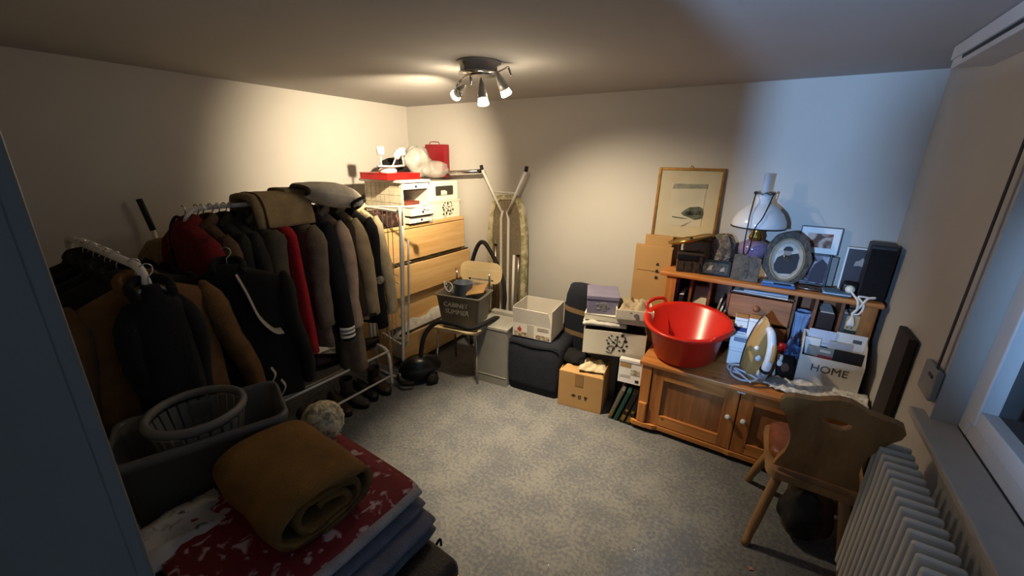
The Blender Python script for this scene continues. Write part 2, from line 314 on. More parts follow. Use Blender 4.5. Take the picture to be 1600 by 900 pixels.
# hallway lamp behind the doorway (cool white)
HP = (-.62, -1.45, 1.64)
t = thing('hall_lamp', 'slim hallway floor lamp with a cool white globe shade', 'lamp', (HP[0], HP[1], 0))
part('base', MB().lathe([(0, 0), (.13, 0), (.13, .015), (.02, .03), (0, .03)], 28), STEEL, t); part('pole', MB().tube([(0, 0, .02), (0, 0, HP[2] - .1)], .011), STEEL, t)
part('globe_shade', MB().lathe([(.0, HP[2] - .11)] + [(.11 * math.sin(a), HP[2] - .11 * math.cos(a)) for a in (PI * k / 14 for k in range(1, 14))] + [(.0, HP[2] + .11)], 24), mat('cool_globe', '#bcd2ff', .4, var=0, emit=3.0), t)
ld = bpy.data.lights.new('hall_light', 'POINT'); ld.energy = HALL_W; ld.color = COOL; ld.shadow_soft_size = .06
lo = bpy.data.objects.new('hall_light', ld); COL.objects.link(lo); lo.location = (HP[0] + .0, HP[1] + .13, HP[2])

# ================================================================== CLOTHES RACKS AND GARMENTS
def clothes_rack(label, loc, rz, Lr, zr, tr=.0125, grp='white tube clothes racks'):
    t = thing('clothes_rack', label, 'clothes rack', loc, rz, grp); h = Lr / 2
    part('rail', MB().tube([(0, -h + .1, zr), (0, h - .1, zr)], tr, n=10), WIRE, t)
    for s in (-1, 1):
        part('post', MB().tube([(0, s * (h - .1), zr), (0, s * (h - .04), zr - .01), (0, s * (h - .005), zr - .05), (0, s * h, zr - .13), (0, s * h, .9), (0, s * h, .32)], tr, sub=5, n=10), WIRE, t)
        part('foot', MB().tube([(.2, s * h, .0), (.197, s * h, .2), (.185, s * h, .27), (.14, s * h, .315), (0, s * h, .32), (-.14, s * h, .315), (-.185, s * h, .27), (-.197, s * h, .2), (-.2, s * h, .0)], tr * 1.15, sub=4, n=10), WIRE, t)
        for z in (.085, .305): part('shelf_bar', MB().tube([(s * .196, -h, z), (s * .196, h, z)], .0085), WIRE, t)
    return t
clothes_rack('white tube clothes rack full of coats along the left wall', (-2.53, 1.37, 0), 0, 1.05, 1.485)
clothes_rack('white tube clothes rack with dark coats beside the door frame', (-2.47, .485, 0), PI / 2, 1.04, 1.345, .016)

_hang = []
def hanger(loc, rz, w, m, label):
    t = thing('clothes_hanger', label, 'hanger', loc, rz, 'hangers on the clothes racks')
    part('hook', MB().tube([(0, 0, -.07), (0, 0, -.035), (.018, 0, -.015), (.02, 0, .008), (.004, 0, .02), (-.016, 0, .012)], .0028, sub=4, n=6), CHROME, t)
    part('shoulder_bar', MB().tube([(-w, 0, -.155), (-w * .6, 0, -.115), (-.03, 0, -.078), (.03, 0, -.078), (w * .6, 0, -.115), (w, 0, -.155)], .007, sub=3, n=6), m, t)
    return t
def ribbon(pts, w, th, m=None):
    return MB().tube(pts, w, n=8, sub=5, flat=th / w, m=m)
_gs = [0]
def garment(name, label, loc, rz, m, L=.75, w=.21, t=.042, sl=.62, flare=.07, cat='jacket', grp='clothes hanging on the full rack', collar=None, sleeves=True, folds=.16, tilt=0, hang=None, hemw=1.05, cuff=None, sw=1.0):
    _gs[0] += 1; sd = _gs[0] * 3.7
    T = thing(name, label, cat, loc, rz, grp); T.rotation_euler = (0, tilt, rz)
    n = 30; rings = []
    prof = [(-.062, .28, .5), (-.085, .34, .75), (-.105, .55, .9), (-.135, .85, 1.0), (-.17, .99, 1.05)] + [(-.17 - (L - .17) * k / 9, 1 + (hemw - 1) * k / 9, 1.05 + .35 * k / 9) for k in range(1, 10)]
    for i, (z, a, b_) in enumerate(prof):
        f = max(0, (i - 4) / 9); ring = []
        for k in range(n):
            th = 2 * PI * k / n; cx, cy = math.cos(th), math.sin(th)
            q = 1 + folds * f * math.sin(5 * th + sd + 1.5 * f) + folds * .7 * f * math.sin(9 * th + 2 * sd) + .10 * noise.noise((cx * 2 + sd, cy * 2, z * 5))
            sx = math.copysign(abs(cx) ** .75, cx)
            ring.append((w * a * sx * (1 + .04 * (q - 1)), t * b_ * cy * q + .012 * f * noise.noise((z * 6, sd, 0)), z + .02 * f * noise.noise((cx + sd, cy, 0))))
        rings.append(ring)
    part('body', MB().loft(rings[::-1]), m, T)
    if sleeves:
        for s in (-1, 1):
            R2 = []; K = 12; sd2 = sd + s
            for i in range(K + 1):
                f = i / K; cxx = s * (w * .93 + (flare if s > 0 else flare * .5) * f ** .8 + .012 * math.sin(7 * f + sd)); z = -.125 - sl * f
                cy = .02 * math.sin(sd2 + 3 * f) * f
                rx = (.05 - .016 * f) * sw * (0.25 if i == 0 else .8 if i == 1 else 1); ry = (.05 - .008 * f) * sw * (0.3 if i == 0 else .85 if i == 1 else 1)
                R2.append([(cxx + rx * math.cos(a) * (1 + .16 * noise.noise((math.cos(a) * 1.5 + sd2, math.sin(a) * 1.5, f * 9))), cy + ry * math.sin(a) * (1 + .16 * noise.noise((math.cos(a) + sd2, math.sin(a), f * 9 + 5))), z + .006 * math.sin(a)) for a in (2 * PI * q / 14 for q in range(14))])
            sl_o = part('sleeve', MB().loft(R2[::-1]), m, T)
            if cuff and s > 0:
                zc = -.125 - sl; cxx = s * (w * .93 + flare)
                for dz in cuff[1]: part('cuff_stripe', MB().lathe([(.0365 * sw, -.007), (.0385 * sw, -.006), (.0385 * sw, .006), (.0365 * sw, .007)], 16, (cxx, 0, zc + dz), sy=1.2), cuff[0], sl_o)
    part('collar', MB().tube([(.055, -.035, -.10), (.06, .01, -.065), (.03, .04, -.05), (-.03, .04, -.05), (-.06, .01, -.065), (-.055, -.035, -.10)], .016, sub=4, n=8, flat=1.6), collar or m, T)
    if hang: hanger(loc, rz, w * .86, hang[0], hang[1])
    return T
RX, RZ = -2.53, 1.485
WH = mat('pale_hanger', '#cfc6b8', .5); DH = wood('wooden_hanger', '#5a3a20', '#8a5d36', 'x')
C = lambda n, h, **k: cloth(n, h, **k)
gl = [ # name, label, y, material, L, w, sl, kwargs
 ('cream_cardigan', 'cream knitted cardigan at the far end of the full rack', 1.868, C('cream_knit', '#d9c7a0', bs=60), .93, .23, .70, dict(t=.030, flare=.09)),
 ('black_jacket', 'black jacket with a round pale badge on its sleeve, beside the cream cardigan', 1.80, C('black_wool', '#0f1014'), .90, .23, .78, dict(t=.032, flare=.075)),
 ('beige_jacket', 'light khaki beige jacket with a buttoned cuff tab', 1.705, C('khaki_cotton', '#b9a583'), .84, .225, .66, dict(t=.036, flare=.09, sw=1.12)),
 ('brown_coat', 'dark brown coat squeezed behind the khaki jacket sleeve', 1.64, C('dark_brown_wool', '#3a2e24'), .95, .215, .66, dict(t=.03, flare=.06)),
 ('pale_pink_jacket', 'pale pinkish beige jacket between dark brown and navy ones', 1.585, C('pale_pink_fleece', '#c3aa95'), .86, .22, .70, dict(t=.032, flare=.085)),
 ('navy_jacket', 'navy jacket with two white stripes around the cuff', 1.49, C('navy_sport', '#12151d'), .86, .225, .77, dict(t=.042, flare=.09, cuff=(PAPER, (.03, .06, .085)), sw=1.1)),
 ('grey_brown_coat', 'grey brown suede coat right of the bright red dress', 1.375, C('grey_brown_suede', '#75685a'), .91, .255, .62, dict(t=.055, flare=.05, hemw=1.15, sw=1.2)),
 ('red_dress', 'bright red dress hanging between grey brown garments', 1.245, C('bright_red', '#a8101c'), .88, .275, .55, dict(t=.055, flare=.01, hemw=1.2, sleeves=False)),
 ('olive_sweater', 'olive grey hooded sweater with a pointed pale collar tip', 1.145, C('olive_grey_fleece', '#4f493d'), .70, .245, .42, dict(t=.05, flare=.05, sw=1.3, collar=C('olive_light', '#6a6355'))),
 ('charcoal_coat', 'charcoal coat on a wooden hanger near the bare hooks', 1.06, C('charcoal_wool', '#2c2a27'), .95, .235, .68, dict(t=.048, flare=.05)),
 ('dark_olive_coat', 'long dark olive coat behind the white-trimmed black top', 1.0, C('dark_olive', '#23241e'), 1.0, .23, .7, dict(t=.045, flare=.04)),
 ('brown_fur_coat', 'brown coat with shaggy trim behind the padded red jacket', .925, C('brown_fur', '#5a4430', bs=40, bump=1), .85, .22, .6, dict(t=.042)),
 ('red_padded_jacket', 'dark red padded jacket nearest the door on the full rack', .845, C('dark_red_nylon', '#6d1014', bs=25, bump=.8), .72, .24, .5, dict(t=.055, flare=.03, sw=1.25)),
]
for nm, lb, y, m, L_, w, sl, kw in gl:
    garment(nm, lb, (RX, y, RZ), 0, m, L_, w, sl=sl, hang=(DH if 'coat' in nm else WH, 'hanger holding the ' + nm.replace('_', ' ') + ' on the full rack'), **kw)
part('badge', MB().lathe([(0, -.002), (.03, -.002), (.03, .002), (0, .002)], 16), mat('badge_print', '#b9b2a0', .7, var=.3, vs=60), bpy.data.objects['black_jacket'], (.31, -.02, -.55), (0, PI / 2 + .1, -.35))
part('cuff_tab', MB().box((0, 0, 0), (.006, .05, .022), bev=.002), C('dark_tab', '#2a2018'), bpy.data.objects['beige_jacket'], (.335, -.03, -.77), (0, 0, -.5))
for y in (.90, .965, 1.03):
    hanger((RX, y, RZ), .2, .19, WH, {.90: 'bare hanger hook leftmost on the full rack rail', .965: 'bare hanger hook in the middle of the exposed rail', 1.03: 'bare hanger hook beside the folded beige blanket'}[y])
# long beige skirt under the navy jacket
garment('beige_skirt', 'long beige skirt hanging low below the navy cuff', (RX + .14, 1.60, RZ - .28), 0, C('beige_skirt_cloth', '#8a7a64'), .90, .12, t=.05, sleeves=False, cat='skirt', hemw=1.25)
# folded things on the rail
def folded(nm, lb, cat, loc, rz, w, d, hs, m, mats=None, over=0, grp=None, seed=1, rim=.03):
    T = thing(nm, lb, cat, loc, rz, grp)
    z = 0
    for i, h in enumerate(hs):
        def ring(a, y, i=i, h=h, z=z):
            s = math.copysign(abs(math.cos(a)) ** .35, math.cos(a)); c = math.copysign(abs(math.sin(a)) ** .7, math.sin(a)); q = noise.noise((y * 6 + seed, a, i))
            return (s * w / 2 * (1 + .05 * q), y, z + h / 2 + c * h / 2 * (1 + .25 * noise.noise((math.cos(a) * w * 5 + seed, y * 5, i))))
        rings = []
        for k in range(13):
            y = -d / 2 + d * k / 12; e = .86 if k in (0, 12) else .97 if k in (1, 11) else 1
            rings.append([(x * (1 if e == 1 else (1 - (1 - e) * .3)), yy, z + h / 2 + (zz - z - h / 2) * e) for x, yy, zz in (ring(2 * PI * j / 24, y) for j in range(24))])
        part('fold', MB().loft(rings), (mats[i % len(mats)] if mats else m), T); z += h * .93
    return T
T = thing('folded_blanket', 'beige blanket with a dark edge stripe folded over the rack rail', 'blanket', (RX, 1.275, RZ))
def drape(th, y, k):
    pa = [(.165, -.135), (.155, -.06), (.135, .0), (.09, .028), (0, .034), (-.08, .022), (-.11, -.03), (-.12, -.12)]; P_ = spline([Vector((x, 0, z)) for x, z in pa], 3); o1 = []; o2 = []
    for q, p in enumerate(P_):
        t_ = (P_[min(q + 1, len(P_) - 1)] - P_[max(q - 1, 0)]).normalized(); n_ = Vector((-t_.z, 0, t_.x)) * -1; w_ = .006 * noise.noise((y * 9, q * .4, k)); o1.append((p + n_ * (th + w_))); o2.append((p - n_ * (th - w_) * .6))
    return [(p.x, y, p.z + .012) for p in o1 + o2[::-1]]
part('cloth', MB().loft([drape(.016 if kk in (0, 14) else .022, -.165 + .33 * kk / 14, 2) for kk in range(15)]), C('beige_blanket', '#9a8560'), T)
part('edge_stripe', MB().tube([(.19, -.12, -.12), (.18, -.12, -.05), (.158, -.12, .022), (.1, -.12, .06), (.0, -.12, .066), (-.08, -.12, .055)], .006, sub=4), C('brown_stripe', '#4a3320'), T)
folded('olive_cap_bundle', 'small olive cloth bundle lying behind the beige blanket', 'bundle', (RX - .02, 1.41, RZ + .03), 0, .2, .16, (.05,), C('olive_bundle', '#8a7c5e'), seed=9)
# white pillow with rolled duvet end
T = thing('white_duvet', 'white rolled duvet with black piping on top of the coats', 'duvet', (RX + .1, 1.60, RZ - .03), .1)
def duv(u, v):
    a = 2 * PI * v; y = (u - .5) * .40; e = math.sin(PI * min(1, max(0, u * .92 + .04))) ** .35
    return (.19 * math.copysign(abs(math.cos(a)) ** .6, math.cos(a)) * e * (1.1 - .2 * u), y, .085 - .16 * (u - .2) * .5 + .075 * math.sin(a) * e * (1 + .25 * noise.noise((u * 4, math.cos(a), 2))))
part('duvet', MB().grid(duv, 20, 24), C('white_cotton', '#d8d0be'), T)
part('piping', MB().tube([(.14, .16, .055), (.185, .12, .05), (.215, .06, .045), (.20, .01, .02), (.17, .04, -.02), (.16, .10, -.01), (.14, .16, .02)], .010, sub=5), BLACKC, T, label='black rolled edge')
part('filling', MB().lathe([(0, -.03), (.03, -.02), (.036, 0), (.03, .02), (0, .03)], 14, (.19, .07, .025), sx=.5), C('white_cotton2', '#cfd0cc'), T)
# rack by the door
gl2 = [
 ('black_long_coat', 'black long coat hanging first on the rack by the door', -1.925, BLACKC, .74, .095, .5, dict(t=.05, flare=.02, sw=.9)),
 ('tan_coat', 'tan wool coat with wide sleeves behind the black coat', -2.05, C('tan_wool', '#6e4d28'), .92, .22, .66, dict(t=.05, flare=.14, sw=1.25)),
 ('black_padded_coat', 'black padded coat behind the tan coat', -2.27, BLACKC, .95, .26, .62, dict(t=.06)),
 ('dark_grey_jacket', 'dark grey jacket in the shadow of the rack by the door', -2.42, C('dark_grey_w', '#1c1c1c'), .8, .25, .6, dict(t=.05)),
 ('black_blazer', 'black blazer deep in the rack by the door', -2.58, BLACKC, .85, .25, .6, dict(t=.05)),
 ('brown_dark_coat', 'very dark brown coat last on the rack by the door', -2.74, C('very_dark_brown', '#1f1812'), .9, .25, .6, dict(t=.05)),
]
for nm, lb, x, m, L_, w, sl, kw in gl2:
    garment(nm, lb, (x, .485, 1.345), PI / 2, m, L_, w, sl=sl, grp='dark coats on the rack by the door', hang=(WH if 'long' in nm else DH, 'hanger of the ' + nm.replace('_', ' ') + ' on the rack by the door'), **kw)
for x in (-2.35, -2.5, -2.66): hanger((x, .485, 1.345), PI / 2 + .3, .17, DH, 'empty wooden hanger on the dark rack, ' + {-2.35: 'nearest its end', -2.5: 'second from its end', -2.66: 'deepest in the shadow'}[x])
T = garment('banded_top', 'black top with a broad white front band hanging between the two racks', (-2.13, .835, 1.32), 1.1, C('black_jersey', '#11110f'), .80, .23, t=.05, sl=.62, flare=.05, cat='top', grp='clothes hanging between the racks', hang=(WH, 'thin white hanger with the white-banded black top'))
part('white_band', MB().tube([(.03, -.055, -.10), (.06, -.066, -.2), (.09, -.072, -.32), (.14, -.07, -.40), (.175, -.062, -.41)], .045, sub=4, flat=.1), C('white_band_cloth', '#b3aa9c'), T, label='white satin band')
for i, (x0, z0) in enumerate(((.10, -.60), (.135, -.68), (.09, -.72))):
    part('ribbon_tie', MB().tube([(x0, -.075, z0), (x0 + .015, -.085, z0 - .04), (x0 - .006, -.08, z0 - .085)], .009, sub=4, flat=.2), C('white_band_cloth', '#b3aa9c'), T)
# broom handle, pale bundle and dark bag behind the racks
T = thing('broom', 'broom with black grip and white handle leaning on the left wall', 'broom', (-3.23, .985, 0)); 
part('handle', MB().tube([(.06, .0, .05), (.02, -.09, 1.30)], .0125), WIRE, T); part('grip', MB().tube([(.02, -.09, 1.30), (.016, -.118, 1.49)], .0165, n=12), RUBBER, T)
part('brush_head', MB().box((.07, .0, .03), (.07, .28, .05), bev=.01), RUBBER, T)
solo('straw_bag', MB().loft([[(x * .17 * a, y * .1 * a, z) for x, y in ell(1, 1, 20)] for z, a in ((0, .7), (.05, 1), (.25, 1.1), (.38, .9), (.46, .5), (.48, .1))]), two_tone('straw', '#6d5a35', '#8d7850', 30, .3, .7, bump=.6), 'pale straw bag standing behind the rack by the door', 'bag', (-3.0, .86, .80), .4)
solo('storage_cube', MB().box((0, 0, .40), (.34, .3, .80), bev=.01), C('dark_cube', '#2b2824'), 'dark storage cube under the straw bag', 'storage box', (-3.0, .87, 0))
T = thing('dark_handbag', 'small dark handbag with strap hanging off the near rack end', 'bag', (-2.62, .84, 1.19))
part('body', MB().box((0, 0, .04), (.06, .12, .12), bev=.02, seg=3), BLACKC, T); part('strap', MB().tube([(0, -.05, .1), (0, -.035, .2), (0, 0, .25), (0, .035, .2), (0, .05, .1)], .008, sub=4), BLACKC, T); part('clasp', MB().box((.032, 0, .05), (.004, .03, .03), bev=.001), GREYCARD, T)
# shoes on the rack's lower bars and under it
def shoe(lb, loc, rz, m, L_=.26, boot=0):
    T = thing('shoe', lb, 'shoe', loc, rz, 'shoes under the full rack')
    rings = []
    for k in range(11):
        f = k / 10; x = (f - .5) * L_; wd = .038 + .012 * math.sin(PI * min(1, f * 1.1)); hh = .095 - .055 * min(1, max(0, (f - .25) / .5)) + (.012 if f < .2 else 0)
        if k in (0, 10): wd *= .55; hh *= .7
        rings.append([(x, wd * math.cos(a), .018 + max(0, hh / 2 + hh / 2 * math.sin(a))) for a in (2 * PI * j / 14 for j in range(14))])
    part('upper', MB().loft(rings), m, T); part('sole', MB().loft([[(x * L_ * .51, y * .05, z) for x, y in ell(1, 1, 18)] for z in (0, .02)]), RUBBER, T)
    if boot: part('shaft', MB().lathe([(.042, .07), (.045, .16), (.05, boot), (.046, boot), (.04, .1)], 16, (-L_ * .28, 0, 0), caps=False), m, T)
    return T
sm = [mat('shoe_brown', '#3b2a1d', .5, var=.2), mat('shoe_black', '#141312', .4, var=.1), mat('shoe_grey', '#4a443c', .7, var=.2)]
for i, (x, y, k, lb, bt) in enumerate(((-2.36, 1.80, 0, 'brown ankle boot at the far rack foot', .17), (-2.38, 1.68, 1, 'black low shoe beside the brown boot', 0), (-2.36, 1.57, 2, 'worn grey brown boot in the middle under the rack', .19), (-2.38, 1.46, 0, 'dark brown shoe left of the grey boot', 0), (-2.36, 1.35, 1, 'black shoe in deep shadow under the rack', 0), (-2.37, 1.24, 2, 'grey shoe nearest the storage tub under the rack', 0))):
    shoe(lb, (x, y, .0), .1 * (i % 3 - 1), sm[k], boot=bt)
shoe('black shoe lying on the upper bars of the rack', (-2.50, 1.82, .316), 1.7, sm[1]); shoe('dark brown shoe on the upper bars under the skirt', (-2.50, 1.50, .316), 1.5, sm[0])

# ================================================================== CHEST CORNER
t = thing('chest_of_drawers', 'tall light birch chest of drawers in the far left corner', 'chest of drawers', (-2.56, 2.60, 0))
CW, CD, CH = 1.02, .48, 1.21
part('carcass', MB().box((-CD / 2, -CW / 2 + .012, CH / 2), (CD, .022, CH)).box((-CD / 2, CW / 2 - .012, CH / 2), (CD, .022, CH)).box((-CD + .005, 0, CH / 2), (.01, CW, CH)).box((-CD / 2, 0, .04), (CD - .03, CW, .06)), BIRCH, t)
part('top', MB().box((-CD / 2 + .006, 0, CH - .012), (CD + .012, CW, .024), bev=.002), BIRCH, t)
for i, pull in enumerate((0, .065, 0, .15)):
    zt = 1.178 - i * .283; d = part('drawer', MB().box((pull + .009, 0, zt - .131), (.018, CW - .006, .258 if i else .262), bev=.002), BIRCH, t)
    part('drawer_box', open_box(.40, CW - .08, .17, .012, c=(pull - .2, 0, zt - .25)), CREAM, d)
    part('grip_gap', MB().box((pull - .012, 0, zt + .006), (.02, CW - .01, .012)), BLACK, d)
def lump(nm, lb, cat, loc, w, d, h, m, seed, rz=0, grp=None): return solo(nm, crumple(w, d, h, seed), m, lb, cat, loc, rz, grp)
lump('white_linen', 'white linen heaped in the open bottom drawer', 'linen', (-2.56, 2.48, .19), .26, .66, .21, C('white_linen_cloth', '#d9d4c8'), 3.3)
lump('cream_linen', 'cream linen peeking out of the second drawer', 'linen', (-2.60, 2.45, .76), .20, .5, .15, C('cream_linen_cloth', '#d8c48e'), 8.1)
# small white drawer unit on the chest
t = thing('small_drawer_unit', 'small white drawer unit with grid-lined side on the chest', 'drawer unit', (-2.58, 2.36, CH))
part('side_panel', MB().box((-.23, .008, .172), (.46, .016, .344)), mat('cream_panel', '#e6dcc0', .6), t); part('side_panel', MB().box((-.23, .302, .172), (.46, .016, .344)), WHITE, t)
part('back_panel', MB().box((-.455, .155, .172), (.01, .29, .344)), WHITE, t); part('top_board', MB().box((-.245, .15, .355), (.52, .345, .022), bev=.003), WHITE, t)
for z in (.012, .15): part('shelf', MB().box((-.23, .155, z), (.45, .29, .012)), WHITE, t)
for k in range(5): part('grid_line', MB().box((-.23, -.001, .05 + k * .065), (.45, .002, .002)), mat('grid_print', '#c2b48f', .7), t)
for k in range(8): part('grid_line', MB().box((-.03 - k * .058, -.001, .172), (.002, .002, .33)), mat('grid_print', '#c2b48f', .7), t)
for z, pull, h in ((.31, 0.0, .055), (.105, .07, .07), (.035, .05, .055)):
    d = part('drawer', open_box(.25, .275, h, .008, c=(-.125 + pull, .155, z - h / 2)), WHITE, t)
    part('finger_hole', MB().lathe([(0, 0), (.011, 0), (.011, .002), (0, .002)], 14, m=Matrix.Translation((pull, .16, z)) @ Matrix.Rotation(PI / 2, 4, 'Y')), BLACK, d)
solo('red_book', MB().box((0, 0, .014), (.2, .17, .028), bev=.002), mat('red_brown_cover', '#7a3a2c', .6), 'reddish brown book inside the small drawer unit', 'book', (-2.71, 2.50, CH + .157 + .001))
def deco(parent, loc, rot, s=1, seed=4):
    # printed flower spray: round blossoms, leaves and curved stems, each a thin raised print
    rnd = random.Random(seed); mb = MB(); q = Matrix.Identity(4)
    pts = [(-.05, .04), (-.035, .055), (.0, .05), (.045, .05), (-.06, .02), (-.05, .0), (-.02, .01), (.015, .02), (.05, .025), (.0, -.01), (-.02, -.03), (.03, -.015), (.045, -.035), (.02, -.04), (-.055, -.035), (.06, -.005), (.03, .062), (-.01, .03)]
    for i, (x, z) in enumerate(pts):
        r = rnd.choice((.006, .009, .013)) * s; k = rnd.choice((5, 6, 8))
        o = [((x * s) + r * (1 if j % 2 else .55) * math.cos(PI * j / k), (z * s) + r * (1 if j % 2 else .55) * math.sin(PI * j / k)) for j in range(2 * k)]
        mb.prism(o, .0015)
    for a in (((-.06, -.055), (-.03, -.06), (-.02, -.03), (.0, .0), (.0, .05)), ((-.035, -.05), (-.055, -.03), (-.03, -.012), (-.012, -.03), (-.02, -.045)), ((.0, .0), (.03, -.02), (.04, .02), (.05, .05)), ((0, .0), (-.03, .02), (-.05, .04))):
        mb.tube([(x * s, 0, z * s) for x, z in a], .0018 * s, n=4, sub=4)
    o = part('flower_print', mb, INK, parent, loc, rot, 'black flower print'); o['kind'] = 'stuff'; return o
t = thing('white_flower_box', 'white box with black flower print on the chest', 'box', (-2.59, 2.90, CH + .001))
part('body', MB().box((-.15, 0, .078), (.3, .40, .155), bev=.003), CREAM, t); part('lid', MB().box((-.15, 0, .158), (.31, .41, .014), bev=.003), CREAM, t); deco(t, (.001, .03, .08), (0, 0, PI / 2), 1.15, 11)
t = thing('white_window_box', 'white box with a dark cut-out grip on top of the flower box', 'box', (-2.60, 2.90, CH + .167))
part('body', MB().box((-.14, 0, .088), (.28, .38, .175), bev=.006), WHITE, t); part('cut_out', MB().prism(rrect(.24, .085, .012), .003, m=Matrix.Translation((.001, .0, .09)) @ Matrix.Rotation(PI / 2, 4, 'Z')), mat('dark_cutout', '#3a352c', .7), t)
part('card_inside', MB().prism([(-.08, -.04), (.0, -.04), (.0, -.01), (-.02, -.005), (-.02, .0), (-.08, .0)], .003, m=Matrix.Translation((.003, .03, .092)) @ Matrix.Rotation(PI / 2, 4, 'Z')), CREAM, t)
# on top
ZT = CH + .367
t = thing('red_flat_box', 'flat red printed box on the small drawer unit', 'box', (-2.79, 2.44, ZT)); part('body', MB().box((0, 0, .024), (.34, .36, .048), bev=.002), mat('red_gloss_card', '#c01a16', .35, var=.08), t); part('lid_lip', MB().box((0, 0, .051), (.345, .365, .006)), mat('red_gloss_card', '#c01a16'), t)
lettering('VEDA', .035, mat('dark_red_print', '#6d0e0c', .5), t, (.1725, .09, .024), (PI / 2, 0, PI / 2))
t = thing('white_spot_lamp', 'spare white three-head ceiling spotlight lying on the red box', 'lamp', (-2.76, 2.37, ZT + .055), .25)
part('base', MB().lathe([(0, 0), (.075, 0), (.075, .02), (.06, .034), (0, .034)], 24, (.0, .02, 0)), WHITE, t); part('bar', MB().tube([(.05, -.17, .055), (.06, 0, .05), (.05, .20, .055)], .008, sub=4), WHITE, t)
for y, lean in ((-.13, .0), (.02, -.7), (.19, .15)):
    m = Matrix.Translation((.05, y, .05)) @ Matrix.Rotation(lean, 4, 'X'); h = part('lamp_head', MB().lathe([(0, .09), (.026, .09), (.028, .10), (.03, .15), (.026, .15), (0, .12)], 16, m=m), WHITE, t); part('head_stem', MB().tube([m @ Vector((0, 0, 0)), m @ Vector((0, 0, .1))], .006), WHITE, h)
def bag(nm, lb, loc, sx, sy, sz, m, seed, cat='bag', rz=0):
    def f(u, v):
        a = 2 * PI * u; p = PI * v; q = 1 + .42 * noise.noise((math.cos(a) * 1.7 + seed, math.sin(a) * 1.7, v * 3)) + .18 * noise.noise((math.cos(a) * 5, math.sin(a) * 5 + seed, v * 8))
        return (sx * math.sin(p) ** .8 * math.cos(a) * q, sy * math.sin(p) ** .8 * math.sin(a) * q, max(0, sz * (1 - math.cos(p)) / 2 * (.85 + .15 * q)))
    return solo(nm, MB().grid(f, 28, 16), m, lb, cat, loc, rz)
bag('black_bag', 'crumpled black bag behind the spare white spotlight', (-2.93, 2.62, ZT + .0), .11, .15, .17, BLACKC, 5)
bag('white_plastic_bag', 'crumpled white plastic bag on top of the stacked boxes', (-2.84, 2.81, ZT + .0), .11, .14, .27, mat('white_poly', '#b3b0a8', .4, var=.2, vs=12, bump=.8, bs=14), 2)
bag('clear_plastic_bag', 'clear plastic bag in front of the white one', (-2.70, 2.90, ZT + .0), .09, .13, .15, mat('clear_poly', '#cfcac0', .2, var=.1, alpha=.35, bump=.4, bs=25), 7)
t = thing('red_carrier_bag', 'stiff red carrier bag standing against the back wall', 'bag', (-2.82, 3.06, ZT)); part('body', MB().box((0, 0, .15), (.25, .07, .30), bev=.006), mat('red_paper', '#86121a', .45, var=.1), t); part('handle', MB().tube([(.06, -.035, .3), (.05, -.035, .32), (-.05, -.035, .32), (-.06, -.035, .3)], .004, sub=3), mat('red_cord', '#7d1014'), t)
t = thing('chrome_tube', 'chrome tube sticking out beyond the stacked boxes', 'tube', (-2.72, 3.03, ZT + .04)); part('tube', MB().tube([(-.1, 0, -.005), (.42, 0, .03)], .017, n=14), CHROME, t); part('end_cap', MB().tube([(.42, 0, .03), (.445, 0, .032)], .0185, n=14), BLACK, t)
t = thing('brown_floral_case', 'dark brown floral patterned open case with a pale round label', 'case', (-2.70, 2.215, CH), .0); FL = two_tone('brown_floral', '#2c1512', '#7d5a4a', 38, .55, .68, rough=.6)
part('shell', open_box(.27, .25, .115, .008), FL, t); part('label_disc', MB().lathe([(0, 0), (.045, 0), (.045, .004), (0, .004)], 18, m=Matrix.Translation((-.02, -.128, .085)) @ Matrix.Rotation(PI / 2, 4, 'X')), CREAM, t); lettering('22', .04, FL, t, (-.02, -.1335, .085))
t = thing('drinking_glass', 'upturned clear drinking glass at the front of the small drawer unit', 'glass', (-2.553, 2.64, CH)); part('bowl', MB().lathe([(.03, 0), (.033, .05), (.028, .09), (.0, .095)], 18, caps=False), mat('glass_grey', '#d5d2c8', .1, alpha=.4, var=0), t); part('foot', MB().lathe([(0, .095), (.02, .1), (.02, .104), (0, .104)], 16), mat('glass_grey', '#d5d2c8'), t)
solo('crumpled_note', crumple(.10, .12, .05, 2.2), PAPER, 'crumpled white paper on the chest edge', 'paper', (-2.60, 2.57, CH))
# folded clothes airer against the chest side
t = thing('clothes_airer', 'folded white wire clothes airer standing before the chest', 'clothes airer', (-2.36, 1.985, 0)); 
part('frame', MB().tube([(-.24, 0, .02), (-.24, 0, 1.30), (-.235, 0, 1.375), (-.20, 0, 1.395), (.10, 0, 1.39), (.145, .0, 1.375), (.155, .0, 1.32), (.07, .0, .06), (.05, 0, .02), (.0, 0, .015), (-.2, 0, .02)], .011, sub=3), WIRE, t)
part('inner_frame', MB().tube([(.125, .05, 1.28), (.075, .05, .7), (.055, .05, .35), (.03, .05, .30), (-.2, .05, .35)], .009, sub=3), WIRE, t)
part('inner_frame', MB().tube([(.17, .05, 1.18), (.125, .05, .6), (.085, .05, .34), (.05, .05, .32)], .008, sub=3), WIRE, t)
for k in range(6): part('wire', MB().tube([(-.19 + k * .05, .01, 1.385), (-.215 + k * .045, .01, .33)], .0032, n=5), WIRE, t)
for z in (1.0, .92, .86, .62, .5): part('cross_wire', MB().tube([(-.22, .012, z + .05), (.11 - (1.3 - z) * .06, .012, z - .02)], .0032, n=5), WIRE, t)
